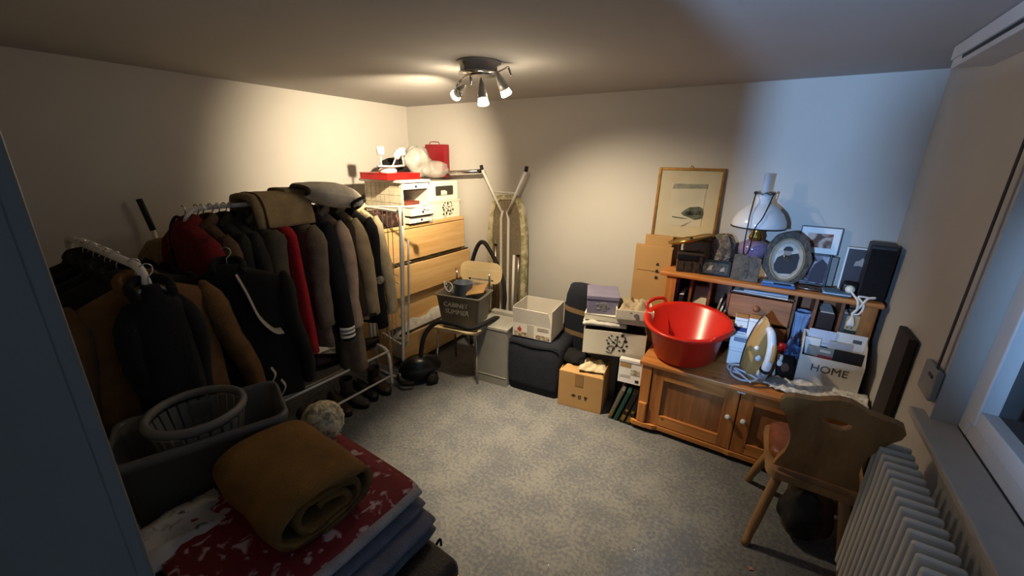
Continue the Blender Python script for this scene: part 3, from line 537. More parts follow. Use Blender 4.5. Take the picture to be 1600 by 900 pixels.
part('folding_arm', MB().tube([(-.22, .0, 1.40), (.02, .16, 1.40), (.13, .28, 1.395)], .007), WIRE, t); part('hinge', MB().lathe([(0, -.012), (.02, -.012), (.02, .012), (0, .012)], 12, (.135, .285, 1.385)), WIRE, t); part('hinge', MB().lathe([(0, -.012), (.022, -.012), (.022, .012), (0, .012)], 12, (-.225, -.005, 1.40)), WIRE, t)

# ------------------------------------------------------------------ ironing board
t = thing('ironing_board', 'folded ironing board with patterned cover standing against the back wall', 'ironing board', (-1.99, 3.06, 0))
out = [(-.19, .06), (-.205, .5), (-.208, .9), (-.205, 1.15), (-.185, 1.32), (-.15, 1.41), (-.10, 1.445), (.06, 1.455), (.12, 1.43), (.165, 1.34), (.195, 1.15), (.205, .9), (.205, .5), (.19, .06)]
sc = [(x * .78, .1 + (z - .06) * .945) for x, z in out]
part('board', MB().prism(sc, .02), mat('metal_mesh', '#a3967e', .5, metal=.4, var=.25, vs=120), t)
part('cover_edge', MB().ring_prism(out, sc, .045), two_tone('ironing_cover', '#8d8757', '#c9bea0', 16, .4, .6), t)
for s, a, b_, c in ((-1, -.235, -.03, .0), (1, .216, .044, .0)):
    l = part('leg', MB().tube([(a, -.075, 1.665), (b_, -.07, 1.31), (b_ + s * .002, -.068, 1.25), (b_, -.06, .25), (b_, -.05, .08)], .0125, n=10, sub=2), WIRE, t); part('foot_cap', MB().tube([(a, -.075, 1.66), (a * 1.04, -.076, 1.70)], .016, n=10), RUBBER, l)
part('leg', MB().tube([(.09, -.05, .2), (.1, -.05, .93)], .0125), WIRE, t); part('strut', MB().tube([(-.11, -.045, .2), (-.105, -.045, 1.05)], .005), CHROME, t); part('strut', MB().tube([(.145, -.045, .2), (.145, -.045, .95)], .005), CHROME, t)
part('cross_bar', MB().tube([(-.14, -.035, 1.475), (.12, -.035, 1.475)], .009), WIRE, t)
for x, z in ((-.105, 1.0), (.145, .93)): part('catch', MB().box((x, -.05, z), (.03, .02, .018), bev=.003), BLACK, t)

# ------------------------------------------------------------------ kitchen chair, crate, vacuum cleaner
t = thing('kitchen_chair', 'light plywood kitchen chair with chrome legs carrying the plastic crate', 'chair', (-2.0, 2.42, 0), .25)
def seatf(u, v):
    x = (u - .5) * 2; y = (v - .5) * 2; k = (1 - .12 * abs(y) ** 3) ; return (.2 * x * (1 - .08 * max(0, y)), .19 * y * (1 - .1 * abs(x) ** 3), .455 - .03 * max(0, -y - .6) ** 1.5 - .008 * (1 - x * x))
part('seat', MB().grid(seatf, 14, 14, thick=.012), BIRCHP, t)
part('backrest', MB().ring_prism([(x, z + .80) for x, z in rrect(.40, .19, .075, 6)], [(x * .8, z * .9 + .735) for x, z in rrect(.30, .022, .010, 6)], .011, m=Matrix.Translation((0, .2, 0)) @ Matrix.Rotation(-.12, 4, 'X') @ Matrix.Translation((0, .08, 0))), BIRCHP, t)
for s in (-1, 1):
    part('leg', MB().tube([(s * .165, -.14, .44), (s * .19, -.17, .0)], .0095, n=10), CHROME, t); part('leg', MB().tube([(s * .15, .13, .44), (s * .185, .2, .0)], .0095, n=10), CHROME, t)
    part('back_post', MB().tube([(s * .155, .0, .435), (s * .16, .15, .45), (s * .16, .185, .52), (s * .15, .195, .84)], .009, sub=4, n=8), CHROME, t)
t = thing('plastic_crate', 'translucent grey plastic crate with pale lettering on the kitchen chair', 'crate', (-1.955, 2.375, .461), .22); CRM = mat('smoky_plastic', '#77736a', .3, var=.08, alpha=.82)
mb = MB(); w0, d0, w1, d1, hh = .31, .21, .37, .26, .27
def rr(w, d, z): return [(x, y, z) for x, y in rrect(w, d, .02, 3)]
mb.loft([rr(w0 - .01, d0 - .01, .0), rr(w0, d0, .0), rr(w1, d1, hh), rr(w1 + .03, d1 + .03, hh), rr(w1 + .03, d1 + .03, hh + .008), rr(w1 - .008, d1 - .008, hh + .008), rr(w0 - .008, d0 - .008, .006)], caps=False)
part('tub', mb, CRM, t); part('base', MB().loft([rr(w0, d0, 0), rr(w0, d0, .006)]), CRM, t)
PT = mat('pale_print', '#a8a49a', .6); an = math.atan2(.025, .27)
lettering('CABINET', .052, PT, t, (-.01, -.1325, .205), (PI / 2 - an, 0, 0)); lettering('SUMMER', .054, PT, t, (-.005, -.126, .145), (PI / 2 - an, 0, 0))
t = thing('blue_grey_pot', 'blue grey enamel pot sticking out of the crate', 'pot', (-1.99, 2.41, .66), .2); part('body', MB().lathe([(0, 0), (.07, 0), (.075, .01), (.075, .14), (.079, .145), (.072, .145), (.07, .02), (0, .015)], 24), mat('blue_enamel', '#5d6a7c', .3), t); part('handle', MB().tube([(-.07, -.02, .12), (-.115, -.03, .11), (-.12, -.03, .06), (-.075, -.02, .04)], .007, sub=4), mat('blue_enamel', '#5d6a7c'), t)
solo('brown_sheet', MB().box((0, 0, 0), (.15, .14, .006)), CARD, 'stiff brown card lying across the crate', 'card', (-1.86, 2.415, .765), .3, rot=(.25, -.25, .3))
t = thing('power_cable', 'coiled pale cable hanging on the crate rim', 'cable', (-2.10, 2.335, .74)); part('cable', MB().tube([(.0, 0, .04), (-.02, -.01, .07), (.0, -.02, .03), (.03, -.01, -.01), (.04, .02, .03), (.0, .02, .06), (-.03, 0, .02), (.01, -.02, 0)], .004, sub=5, n=6), WIRE, t)
t = thing('vacuum_cleaner', 'black cylinder vacuum cleaner with its hose laid over the chair', 'vacuum cleaner', (-2.185, 2.075, 0), -.5)
def vac(u, v):
    a = 2 * PI * u; p = v; r = (math.sin(PI * p)) ** .55; x = (p - .5) * .36; z = .13 + .115 * r * math.sin(a) * (1.1 - .25 * p)
    return (.10 * r * math.cos(a), x, max(.02, z))
VACM = mat('vacuum_plastic', '#1a1a1c', .28, var=.25, vs=6)
part('body', MB().grid(vac, 24, 18), VACM, t); part('bumper', MB().tube([(.1, -.08, .06), (.085, -.15, .06), (.0, -.185, .06), (-.085, -.15, .06), (-.1, -.08, .06)], .014, sub=4), RUBBER, t)
for s in (-1, 1): part('wheel', MB().lathe([(0, -.012), (.045, -.012), (.05, 0), (.045, .012), (0, .012)], 18, m=Matrix.Translation((s * .10, .07, .05)) @ Matrix.Rotation(PI / 2, 4, 'Y')), RUBBER, t)
part('latch', MB().box((.03, -.175, .12), (.03, .02, .025), bev=.006), CHROME, t)
def W2L(o, pts):
    M_ = Matrix.Translation(o.location) @ Matrix.Rotation(o.rotation_euler[2], 4, 'Z'); M_.invert(); return [M_ @ Vector(p) for p in pts]
part('hose', MB().tube(W2L(t, [(-2.17, 2.07, .22), (-2.165, 2.09, .33), (-2.15, 2.13, .43), (-2.08, 2.19, .51), (-1.93, 2.225, .515), (-1.80, 2.245, .505), (-1.73, 2.33, .53), (-1.74, 2.5, .52), (-1.80, 2.68, .44), (-1.86, 2.80, .46), (-1.865, 2.83, .60), (-1.92, 2.85, .78), (-2.03, 2.86, .95), (-2.12, 2.865, 1.04), (-2.19, 2.865, 1.0), (-2.26, 2.86, .82), (-2.30, 2.85, .60), (-2.28, 2.83, .3), (-2.22, 2.8, .04)]), .019, sub=6, n=10), RUBBER, t, label='ribbed black hose')
# ------------------------------------------------------------------ grey cabinet, pouf, cartons
t = thing('grey_side_table', 'silver grey box-shaped side table standing beside the chair', 'side table', (-1.715, 2.53, 0), .12); GM = mat('silver_laminate', '#86847e', .45, var=.06); GL = mat('silver_edge', '#aaa89f', .35)
part('front_panel', MB().box((0, -.155, .24), (.29, .012, .48)), GM, t); part('side_panel', MB().box((-.14, 0, .24), (.016, .31, .48)), GM, t); part('side_panel', MB().box((.14, 0, .24), (.016, .31, .48), bev=.002), GL, t); part('top', MB().box((0, 0, .49), (.30, .33, .022), bev=.003), GL, t); part('raised_strip', MB().box((0, .13, .515), (.27, .06, .03), bev=.004), GL, t); part('lower_seam', MB().box((0, -.162, .075), (.29, .004, .006)), GL, t)
def pouf(u, v):
    a = 2 * PI * u; c, s_ = math.cos(a), math.sin(a); e = .28; k = 1 + .02 * noise.noise((c * 2, s_ * 2, v * 3)) + .03 * math.sin(PI * min(1, v * 1.2))
    x = .222 * math.copysign(abs(c) ** e, c); y = .19 * math.copysign(abs(s_) ** e, s_); zz = [0, .0, .08, .2, .32, .40, .44, .455, .45][int(round(v * 8))]; q = [.0, .97, 1.0, 1.02, 1.02, 1, .93, .75, .0][int(round(v * 8))]
    return (x * q * k, y * q * k, zz)
t = thing('navy_pouf', 'dark navy fabric pouf with a white carton on top', 'pouf', (-1.36, 2.62, 0), .1); part('body', MB().grid(pouf, 40, 8), NAVY, t); part('seam', MB().tube([(-.2, -.196, .425), (0, -.204, .415), (.2, -.196, .425)], .004, sub=3), BLACKC, t)
t = thing('white_carton', 'open white printed cardboard carton on the navy pouf', 'carton', (-1.385, 2.585, .457), .13); WC = mat('white_carton_card', '#cfc9be', .8, var=.05)
part('front_panel', MB().box((0, -.135, .055), (.31, .005, .11)), WC, t); part('back_panel', MB().box((0, .135, .12), (.31, .005, .24)), WC, t); part('side_panel', MB().box((-.155, 0, .12), (.005, .27, .24)), WC, t); part('side_panel', MB().box((.155, 0, .12), (.005, .27, .24)), WC, t); part('base', MB().box((0, 0, .004), (.31, .27, .006)), WC, t)
part('front_flap', MB().prism([(-.155, 0), (.155, 0), (.125, .12), (-.155, .125)], .005, m=Matrix.Translation((0, -.135, .11)) @ Matrix.Rotation(.12, 4, 'X')), WC, t)
RP = mat('apple_red_print', '#b0372c', .7)
part('apple_print', MB().prism(ell(.018, .016, 14, -.10, .06), .002, m=Matrix.Translation((0, -.138, 0))), RP, t); part('leaf_print', MB().prism([(-.105, .076), (-.098, .088), (-.092, .078)], .002, m=Matrix.Translation((0, -.138, 0))), RP, t)
part('picture_print', MB().box((-.09, -.138, .022), (.11, .002, .035)).box((.09, -.138, .022), (.11, .002, .03)), two_tone('carton_photo', '#6d5a48', '#b8a890', 60), t); part('tape', MB().box((-.01, -.139, .055), (.055, .002, .105)), mat('clear_tape', '#b5afa2', .25), t)
for k in range(3): part('text_line', MB().box((.09, -.138, .075 + k * .01), (.09, .002, .003)), mat('grey_print', '#7d7468', .7), t)
t = thing('navy_bolster', 'dark navy bolster bag with two tan bands standing on end', 'bolster', (-1.15, 2.80, 0), .05)
def bol(u, v):
    a = 2 * PI * u; c, s_ = math.cos(a), math.sin(a); q = [.0, .9, 1.0, .98, 1.02, .98, 1.0, .95, .75, .0][int(round(v * 9))]; z = [0, 0, .06, .2, .35, .5, .65, .76, .84, .86][int(round(v * 9))]
    return (.105 * math.copysign(abs(c) ** .6, c) * q + .05 * (z - .3) ** 2, .075 * math.copysign(abs(s_) ** .6, s_) * q, z)
part('body', MB().grid(bol, 28, 9), NAVY, t)
for z in (.46, .645): part('band', MB().loft([[(.1075 * math.copysign(abs(math.cos(a)) ** .6, math.cos(a)) + .05 * (zz - .3) ** 2, .0775 * math.copysign(abs(math.sin(a)) ** .6, math.sin(a)), zz + .02 * math.cos(a) * -1) for a in (2 * PI * k / 28 for k in range(28))] for zz in (z - .02, z + .02)], caps=False), TANB, t)
t = thing('cardboard_box', 'brown cardboard box with tape and handling symbols on the carpet', 'box', (-.965, 2.585, 0), .145)
part('body', open_box(.325, .285, .285, .005), CARD, t); part('flap', MB().prism([(-.16, 0), (.16, 0), (.13, .1), (-.13, .1)], .005, m=Matrix.Translation((0, -.14, .285)) @ Matrix.Rotation(-1.45, 4, 'X')), CARD, t); part('flap', MB().prism([(-.16, 0), (.16, 0), (.13, .1), (-.13, .1)], .005, m=Matrix.Translation((0, .14, .285)) @ Matrix.Rotation(1.35, 4, 'X')), CARD, t); part('side_flap', MB().box((.16, 0, .30), (.005, .27, .06)), CARD, t)
part('tape', MB().box((-.01, -.1435, .235), (.06, .002, .10)), CARDD, t)
m = Matrix.Translation((0, -.1435, .10))
part('umbrella_symbol', MB().prism([(-.065, .0), (-.045, .014), (-.025, .004), (-.043, .0), (-.043, -.012), (-.047, -.012), (-.047, .0)], .002, m=m), INK, t); part('box_symbol', MB().ring_prism([(-.01, -.012), (.01, -.012), (.012, .012), (-.008, .012)], [(-.007, -.009), (.007, -.009), (.009, .008), (-.005, .008)], .002, m=m), INK, t); part('glass_symbol', MB().prism([(.033, .012), (.058, .012), (.055, .0), (.047, -.005), (.047, -.012), (.054, -.014), (.038, -.014), (.044, -.012), (.044, -.005), (.036, .0)], .002, m=m), INK, t)
solo('packing_cloth', crumple(.19, .15, .055, 4.4), C('cream_packing', '#dcc9a4'), 'cream cloth spilling over the cardboard box edge', 'cloth', (-.90, 2.56, .292), .3)
bag('black_pouch', 'black fabric pouch lying behind the cardboard box flap', (-1.07, 2.60, .29), .11, .08, .085, BLACKC, 3.3, 'pouch')
t = thing('grey_carton', 'plain grey carton holding up the flower-print box', 'carton', (-.905, 2.90, 0)); part('body', MB().box((0, 0, .212), (.25, .28, .424), bev=.003), GREYCARD, t); part('lid_seam', MB().box((0, -.141, .36), (.25, .002, .004)), INK, t)
t = thing('dark_carton', 'dark brown carton behind the leaning records', 'carton', (-.655, 2.86, 0)); part('body', MB().box((0, 0, .212), (.20, .28, .424), bev=.003), mat('dark_brown_card', '#3a2f24', .8), t); part('lid_seam', MB().box((0, -.141, .36), (.2, .002, .004)), INK, t)
bk = [('silver grey bound volume leaning next to the cardboard box', '#6a655c', .024), ('dark green bound volume among the leaning volumes', '#1f4a3a', .026), ('black volume with gold ornament, left of the two', '#17140f', .034), ('black volume with gold ornament, right of the two', '#1a1512', .034), ('dark brown volume leaning nearest the pine cabinet', '#2a1d18', .03)]
for i, (lb, c, th) in enumerate(bk):
    T = thing('book', lb, 'book', (-.725 + i * .042, 2.555, .004), 0, 'volumes leaning beside the pine cabinet', rot=(0, .30, .12))
    part('cover', MB().box((0, 0, .128), (th, .19, .255), bev=.004), mat('cover' + c, c, .45, var=.15), T); part('pages', MB().box((0, .004, .128), (th * .7, .19, .24)), PAPER, T)
    if i in (0, 2, 3): part('spine_ornament', MB().box((0, -.0965, .045), (th * .7, .002, .05)).box((0, -.0965, .11), (th * .5, .002, .02)), BRASS, T)
# stacked boxes
Q = .30; BX = (-.815, 2.72)
t = thing('flower_print_box', 'open cream box with black flower print full of dark cloth', 'box', (BX[0], BX[1], .427), Q); part('body', open_box(.43, .29, .185, .006), CREAM, t); deco(t, (.02, -.1465, .095), (0, 0, 0), 1.15, 4)
solo('dark_cloth', crumple(.40, .26, .07, 6.1), BLACKC, 'dark cloth bulging out of the flower-print box', 'cloth', (BX[0], BX[1], .575), Q)
solo('white_shirt', crumple(.30, .10, .035, 9.2, thick=.018), C('white_shirt_cloth', '#dcd8cc'), 'white shirt folded across the dark cloth in the box', 'shirt', (BX[0] - .045, BX[1] - .115, .635), Q + .05)
t = thing('flat_cream_box', 'flat cream box lid supporting the purple and cream boxes', 'box', (BX[0] + .0, BX[1] + .01, .678), Q - .06); part('body', MB().box((0, 0, .021), (.43, .29, .042), bev=.003), CREAM, t); part('rim', MB().box((0, 0, .044), (.434, .294, .004)), CREAM, t)
t = thing('purple_box', 'lavender gift box with a silver ornament on its front', 'box', (-.925, 2.70, .726), .38); PU = mat('lavender_card', '#857f98', .6, var=.08)
part('body', MB().box((0, 0, .055), (.215, .26, .11), bev=.003), PU, t); part('lid', MB().box((0, 0, .118), (.225, .27, .03), bev=.005), PU, t)
mb = MB(); rnd = random.Random(3)
for k in range(16): mb.prism(ell(.008 + .006 * rnd.random(), .006 + .006 * rnd.random(), 8, (rnd.random() - .5) * .075, .06 + (rnd.random() - .5) * .055), .003)
o = part('ornament', mb, mat('silver_print', '#b9b4ae', .4, metal=.3), t, (0, -.1315, -.005)); o['kind'] = 'stuff'
t = thing('cream_drawer_box', 'shallow cream drawer with ring pull holding crumpled tissue', 'drawer', (-.695, 2.705, .726), .36); part('body', open_box(.245, .25, .07, .006), CREAM, t); part('ring_pull', MB().tube([(.013 * math.cos(a), 0, .013 * math.sin(a)) for a in (2 * PI * k / 14 for k in range(14))], .003, closed=True, n=6), CHROME, t, (.01, -.127, .035))
solo('tissue_paper', crumple(.24, .25, .075, 1.9, amp=1.6), mat('brown_tissue', '#b9a482', .7, var=.25, vs=14), 'crumpled tan tissue paper in the cream drawer', 'paper', (-.695, 2.71, .745), .36)
t = thing('printed_box', 'small white printed product box standing on the leaning volumes', 'box', (-.625, 2.545, .283), .12, rot=(-.1, 0, .12)); part('body', MB().box((0, 0, .085), (.155, .05, .17), bev=.002), PAPER, t); part('lid', MB().box((0, -.002, .162), (.158, .054, .018), bev=.001), PAPER, t)
part('tan_print', MB().box((-.035, -.0258, .13), (.075, .001, .03)), CARD, t); part('picture_print', MB().box((.035, -.0258, .085), (.06, .001, .04)), two_tone('print_pic', '#8d8470', '#c9c2b0', 40), t); part('text_print', MB().box((-.03, -.0258, .05), (.07, .001, .02)), mat('pale_text', '#c9c6c0', .7), t); part('code_print', MB().box((.052, -.0258, .024), (.024, .001, .02)), INK, t)
for i, (x, w, h, y, lb) in enumerate(((-.68, .27, 1.165, 3.05, 'folded brown carton with handling symbols behind the pine cabinet'), (-.665, .20, 1.235, 3.10, 'taller folded brown carton against the back wall'))):
    t = thing('folded_carton', lb, 'carton', (x, y, 0)); part('sheet', MB().box((0, 0, h / 2), (w, .03, h), bev=.003), CARD, t); part('fold_flap', MB().box((.01, -.018, h - .1), (w - .03, .004, .18)), CARD, t)
    if i == 0:
        for z in (.98, 1.03, .93): part('symbol', MB().prism([(-.012, -.01), (.012, -.01), (.006, .012), (-.008, .01)], .002, m=Matrix.Translation((.04, -.021, z))), INK, t)

# ================================================================== PINE CABINET WITH HUTCH
X0, X1, Y0, YH, YBK = -.53, .60, 2.48, 2.87, 3.13
t = thing('pine_cabinet', 'rustic pine cabinet with two doors and open hutch along the back wall', 'cabinet', (0, 0, 0)); CAB = t
xm = .043
pl = [(X0 - .035, -.0), (X0 - .035, -.02), (X0 - .02, -.035), (X0 + .05, -.036), (X0 + .11, -.028), (X0 + .14, -.012), (X0 + .17, -.012), (xm - .03, -.014), (xm, -.02), (xm + .03, -.014), (X1 - .17, -.012), (X1 - .12, -.028), (X1 - .05, -.036), (X1, -.036), (X1, 0)]
part('plinth', MB().loft([[(x, Y0 + y, z) for x, y in pl + [(X1, .6), (X0 - .03, .6)]] for z in (.035, .065)], smooth=False), PINE, t)
part('plinth_base', MB().box(((X0 + X1) / 2, Y0 + .33, .018), (X1 - X0 - .06, .58, .036)), mat('dark_base', '#171310', .8), t)
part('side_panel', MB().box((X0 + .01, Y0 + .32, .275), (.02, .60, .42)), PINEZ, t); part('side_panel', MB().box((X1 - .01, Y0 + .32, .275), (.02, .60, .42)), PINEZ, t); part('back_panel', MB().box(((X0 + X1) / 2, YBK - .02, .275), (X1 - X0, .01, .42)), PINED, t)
part('worktop', MB().box(((X0 + X1) / 2 - .005, (Y0 + YBK) / 2 - .015, .50), (X1 - X0 + .03, YBK - Y0 + .02, .03), bev=.006), PINE, t)
for s, xa in ((1, X0), (-1, X1)):
    part('pilaster', MB().box((xa + s * .032, Y0 - .004, .275), (.062, .026, .42), bev=.003), PINEZ, t); part('pilaster_block', MB().box((xa + s * .032, Y0 - .016, .142), (.056, .03, .15), bev=.008), PINEZ, t)
KN = mat('porcelain_knob', '#cdd6de', .15, var=.1, vs=60)
for a, b_, kx in ((X0 + .066, xm - .002, xm - .042), (xm + .002, X1 - .066, xm + .04)):
    d = part('door', MB().box(((a + b_) / 2, Y0 + .014, .275), (b_ - a - .12, .014, .30)), wood('pine_panel', '#7f4d27', '#a87040', 'z'), t)
    for xx in (a + .038, b_ - .038): part('stile', MB().box((xx, Y0 + .004, .275), (.075, .026, .412), bev=.003), PINEZ, d)
    for zz in (.11, .446): part('rail', MB().box(((a + b_) / 2, Y0 + .004, zz), (b_ - a - .15, .026, .075), bev=.003), PINE, d)
    part('knob', MB().lathe([(0, 0), (.007, 0), (.007, .012), (.0155, .016), (.017, .024), (.011, .031), (0, .032)], 18, m=Matrix.Translation((kx, Y0 - .008, .302)) @ Matrix.Rotation(PI / 2, 4, 'X')), KN, d)
part('magnet_catch', MB().box((xm, Y0 - .008, .478), (.045, .012, .014), bev=.004), PAPER, t)
# hutch
part('hutch_top', MB().box(((X0 + X1) / 2 - .015, (YH + YBK) / 2 - .008, 1.017), (X1 - X0 + .07, YBK - YH + .03, .028), bev=.008), PINE, t)
for xx in (X0 + .012, X1 - .012): part('hutch_side', MB().box((xx, (YH + YBK) / 2 + .005, .76), (.024, YBK - YH - .01, .488)), PINEZ, t)
part('hutch_post', MB().box((X0 + .03, YH + .006, .76), (.065, .02, .488), bev=.003), PINEZ, t); part('hutch_post', MB().box((X1 - .03, YH + .006, .76), (.065, .02, .488), bev=.003), PINEZ, t)
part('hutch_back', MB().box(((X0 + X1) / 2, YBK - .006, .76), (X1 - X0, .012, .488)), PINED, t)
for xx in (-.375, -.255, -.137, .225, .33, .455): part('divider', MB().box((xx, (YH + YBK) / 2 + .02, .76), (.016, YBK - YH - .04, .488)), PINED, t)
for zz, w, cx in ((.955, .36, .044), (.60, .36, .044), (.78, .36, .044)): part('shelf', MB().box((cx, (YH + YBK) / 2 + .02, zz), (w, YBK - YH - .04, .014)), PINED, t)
for zz, h, kn in ((.868, .155, True), (.69, .155, False)):
    d = part('drawer', MB().box((.044, YH + .014, zz), (.338, .018, h), bev=.003), wood('drawer_wood', '#7d4e2b', '#a66d40', 'x'), t)
    part('drawer_knob', MB().lathe([(0, 0), (.008, 0), (.008, .012), (.02, .018), (.02, .028), (.012, .036), (0, .037)], 18, m=Matrix.Translation((.03, YH + .006, zz + .01)) @ Matrix.Rotation(PI / 2, 4, 'X')), PINED, d)
# ------------------------------------------------------------------ papers, books and files inside the hutch
def book(lb, loc, w, d, h, c, rz=0, rot=None, nm='book', cat='book', grp='books in the hutch', ornament=None):
    T = thing(nm, lb, cat, loc, rz, grp, rot); part('cover', MB().box((0, 0, h / 2), (w, d, h), bev=.002), mat('cover' + c, c, .55, var=.12), T)
    part('pages', MB().box((0, .003, h / 2 + .0015), (w * .8, d, h)), PAPER, T); 
    if ornament: part('spine_print', MB().box((0, -d / 2 - .0008, h * .6), (w * .6, .001, h * .3)), mat('cover' + ornament, ornament, .5), T)
    return T
ZW = .517
book('purple backed book at the left end of the hutch', (-.475, 3.0, ZW), .045, .2, .44, '#4b3b5c', ornament='#2c2340'); book('dark book with yellow spine print in the hutch', (-.425, 2.985, ZW), .03, .2, .36, '#1d1a20', ornament='#b59a4a')
for i in range(4): book('small ' + ('cream', 'blue', 'pale', 'brown')[i] + ' booklet in the low pile left in the hutch', (-.437, 2.945, ZW + .20 + i * .028) if 0 else (-.46, 2.93, ZW + i * .032), .11, .10, .03, ('#c9bd9f', '#2d3d7a', '#b8b0a0', '#7a5a3c')[i], rz=.1 * i - .1)
t = thing('magazine_file', 'white magazine file with dotted edge in the hutch', 'magazine file', (-.316, 3.0, ZW), .08)
part('body', MB().prism([(-.11, 0), (.11, 0), (.11, .40), (.03, .40), (-.11, .27)], .085, m=Matrix.Rotation(PI / 2, 4, 'Z')), mat('file_card', '#c9b9a0', .7), t)
for k in range(6): part('edge_dot', MB().prism(ell(.004, .004, 8), .002, m=Matrix.Translation((.030 - .006 * k, -.112, .22 - .03 * k))), INK, t)
for i, (lb, c) in enumerate((('tan booklet leaning left of the hutch drawers', '#9d8a68'), ('cream booklet leaning left of the hutch drawers', '#d6cba8'), ('brown card leaning left of the hutch drawers', '#8a6b48'))): book(lb, (-.235 + i * .022, 2.96, ZW), .012, .2, .37 - .03 * i, c, rot=(0, .16, 0))
for i in range(4): solo('paper_stack', MB().box((0, 0, 0), (.30 - .03 * i, .2, .005)), (PAPER, mat('paper_grey', '#a8a8ac', .7), PAPER, mat('paper_blue', '#8fa0b8', .7))[i], 'sheet of paper in the slot above the hutch drawers, ' + ('lowest', 'second from below', 'third from below', 'topmost')[i], 'paper', (.04 + .01 * i, 2.985, .9655 + i * .007), .05 * (i - 1.5), 'papers above the hutch drawers')
book('dark brown box file standing right of the hutch drawers', (.39, 3.0, ZW), .08, .2, .40, '#2a1a14'); book('blue grey folder standing right of the hutch drawers', (.475, 2.99, ZW), .02, .2, .42, '#40505c'); 
for i in range(5): book(('pale green', 'cream', 'ivory', 'dark green', 'straw coloured')[i] + ' paperback lying in the pile at the right end of the hutch', (.523, 2.96, ZW + i * .082), .085, .16, .08, ('#9aa088', '#cfc3a0', '#d8d0b8', '#2c3a30', '#c0ae80')[i], rz=.03 * (i % 2))
# ------------------------------------------------------------------ red basin
t = thing('red_basin', 'big oval red plastic washing-up basin on the cabinet worktop', 'basin', (-.325, 2.66, .551), 0, rot=(.16, 0, -.10)); RED = mat('red_plastic', '#cf2a1c', .28, var=.04)
def br(rx, ry, z, n=44): return [(rx * math.cos(a), ry * math.sin(a), z) for a in (2 * PI * k / n for k in range(n))]
tl = Matrix.Rotation(.05, 4, 'X')
part('bowl', MB().loft([br(.02, .02, .004), br(.165, .165, .002), br(.19, .19, .015), br(.232, .225, .235), br(.256, .25, .245), br(.259, .253, .232), br(.264, .258, .232), br(.264, .258, .25), br(.256, .25, .254), br(.226, .22, .244), br(.182, .182, .022), br(.02, .02, .012)], caps=True), RED, t)
for a in (PI - .40, -.42):
    m = Matrix.Rotation(a, 4, 'Z'); part('handle', MB().tube([(.245, -.085, .247), (.262, -.08, .275), (.275, -.04, .285), (.28, 0, .287), (.275, .04, .285), (.262, .08, .275), (.245, .085, .247)], .012, sub=4, m=m, flat=.7), RED, t)
# ------------------------------------------------------------------ iron standing on its heel
t = thing('steam_iron', 'steam iron with tan soleplate side and white handle standing upright', 'iron', (.10, 2.635, .516), .42)
def sole(s, y, n=26):
    out = []
    for k in range(n + 1):
        f = k / n; z = .01 + .35 * s * (1 - (2 * f - 1) ** 2) ** .62 if 0 < f < 1 else .01
        out.append(((2 * f - 1) * .068 * s, y, z if z > .01 else .01))
    return out
def shell(hw, z0, z1, n=20):   # pointed plan, x half-width hw, tip up
    o = [(-hw * .86, z0), (hw * .86, z0)]
    for k in range(1, n): 
        f = k / n; o.append((hw * (1 - f ** 2.4) ** .8 * (1.0 if f > .05 else .93), z0 + (z1 - z0) * f))
    o.append((0, z1))
    for k in range(n - 1, 0, -1):
        f = k / n; o.append((-hw * (1 - f ** 2.4) ** .8 * (1.0 if f > .05 else .93), z0 + (z1 - z0) * f))
    return o
part('soleplate', MB().prism(shell(.085, .02, .40), .012, m=Matrix.Translation((0, .045, 0))), CHROME, t)
TAN = mat('amber_plastic', '#b08a52', .3, var=.08)
part('water_tank', MB().loft([[(x * k, y, .02 + (z - .02) * (.5 + .5 * k) ) for x, z in shell(.082, .02, .385)] for y, k in ((.04, 1), (.01, .98), (-.02, .88), (-.035, .7))], smooth=False), TAN, t)
part('handle', MB().tube([(0, -.03, .33), (0, -.06, .32), (0, -.095, .26), (0, -.10, .18), (0, -.085, .10), (0, -.04, .04)], [.02, .022, .022, .022, .024, .026], sub=4, n=12), mat('iron_white', '#dfe4ea', .3), t)
part('handle_inset', MB().tube([(.006, -.112, .27), (.006, -.122, .22), (.006, -.118, .17)], .013, sub=4, n=10), TAN, t); part('dial', MB().lathe([(0, 0), (.018, 0), (.018, .012), (0, .014)], 16, m=Matrix.Translation((-.03, -.036, .15)) @ Matrix.Rotation(PI / 2, 4, 'X')), mat('iron_white', '#dfe4ea'), t)
part('button', MB().lathe([(0, 0), (.014, 0), (.012, .008), (0, .01)], 14, m=Matrix.Translation((-.045, -.03, .21)) @ Matrix.Rotation(PI / 2, 4, 'X')), PAPER, t); part('heel', MB().box((0, -.02, .012), (.13, .11, .024), bev=.01), TAN, t); part('grip_collar', MB().tube([(0, -.088, .11), (0, -.08, .09)], .028, n=12), BLACK, t); part('cord_sleeve', MB().tube([(0, -.082, .085), (0, -.06, .02)], .024, n=12), mat('grey_sleeve', '#8f969c', .4), t)
solo('iron_cord', MB().tube([(.13, 2.59, .525), (.06, 2.60, .53), (-.04, 2.63, .525), (-.055, 2.70, .525), (-.01, 2.72, .53), (.05, 2.62, .54), (.10, 2.56, .535), (.03, 2.535, .525), (-.03, 2.58, .53), (-.03, 2.68, .54), (.03, 2.68, .55), (.09, 2.60, .545), (.15, 2.60, .535), (.19, 2.635, .53), (.18, 2.58, .53), (.12, 2.565, .54), (.04, 2.60, .55), (-.02, 2.62, .55), (.02, 2.57, .545), (.08, 2.52, .53)], .0062, sub=6, n=8), mat('white_cord', '#dde2e8', .4), 'bundled white iron cord in front of the steam iron', 'cord')
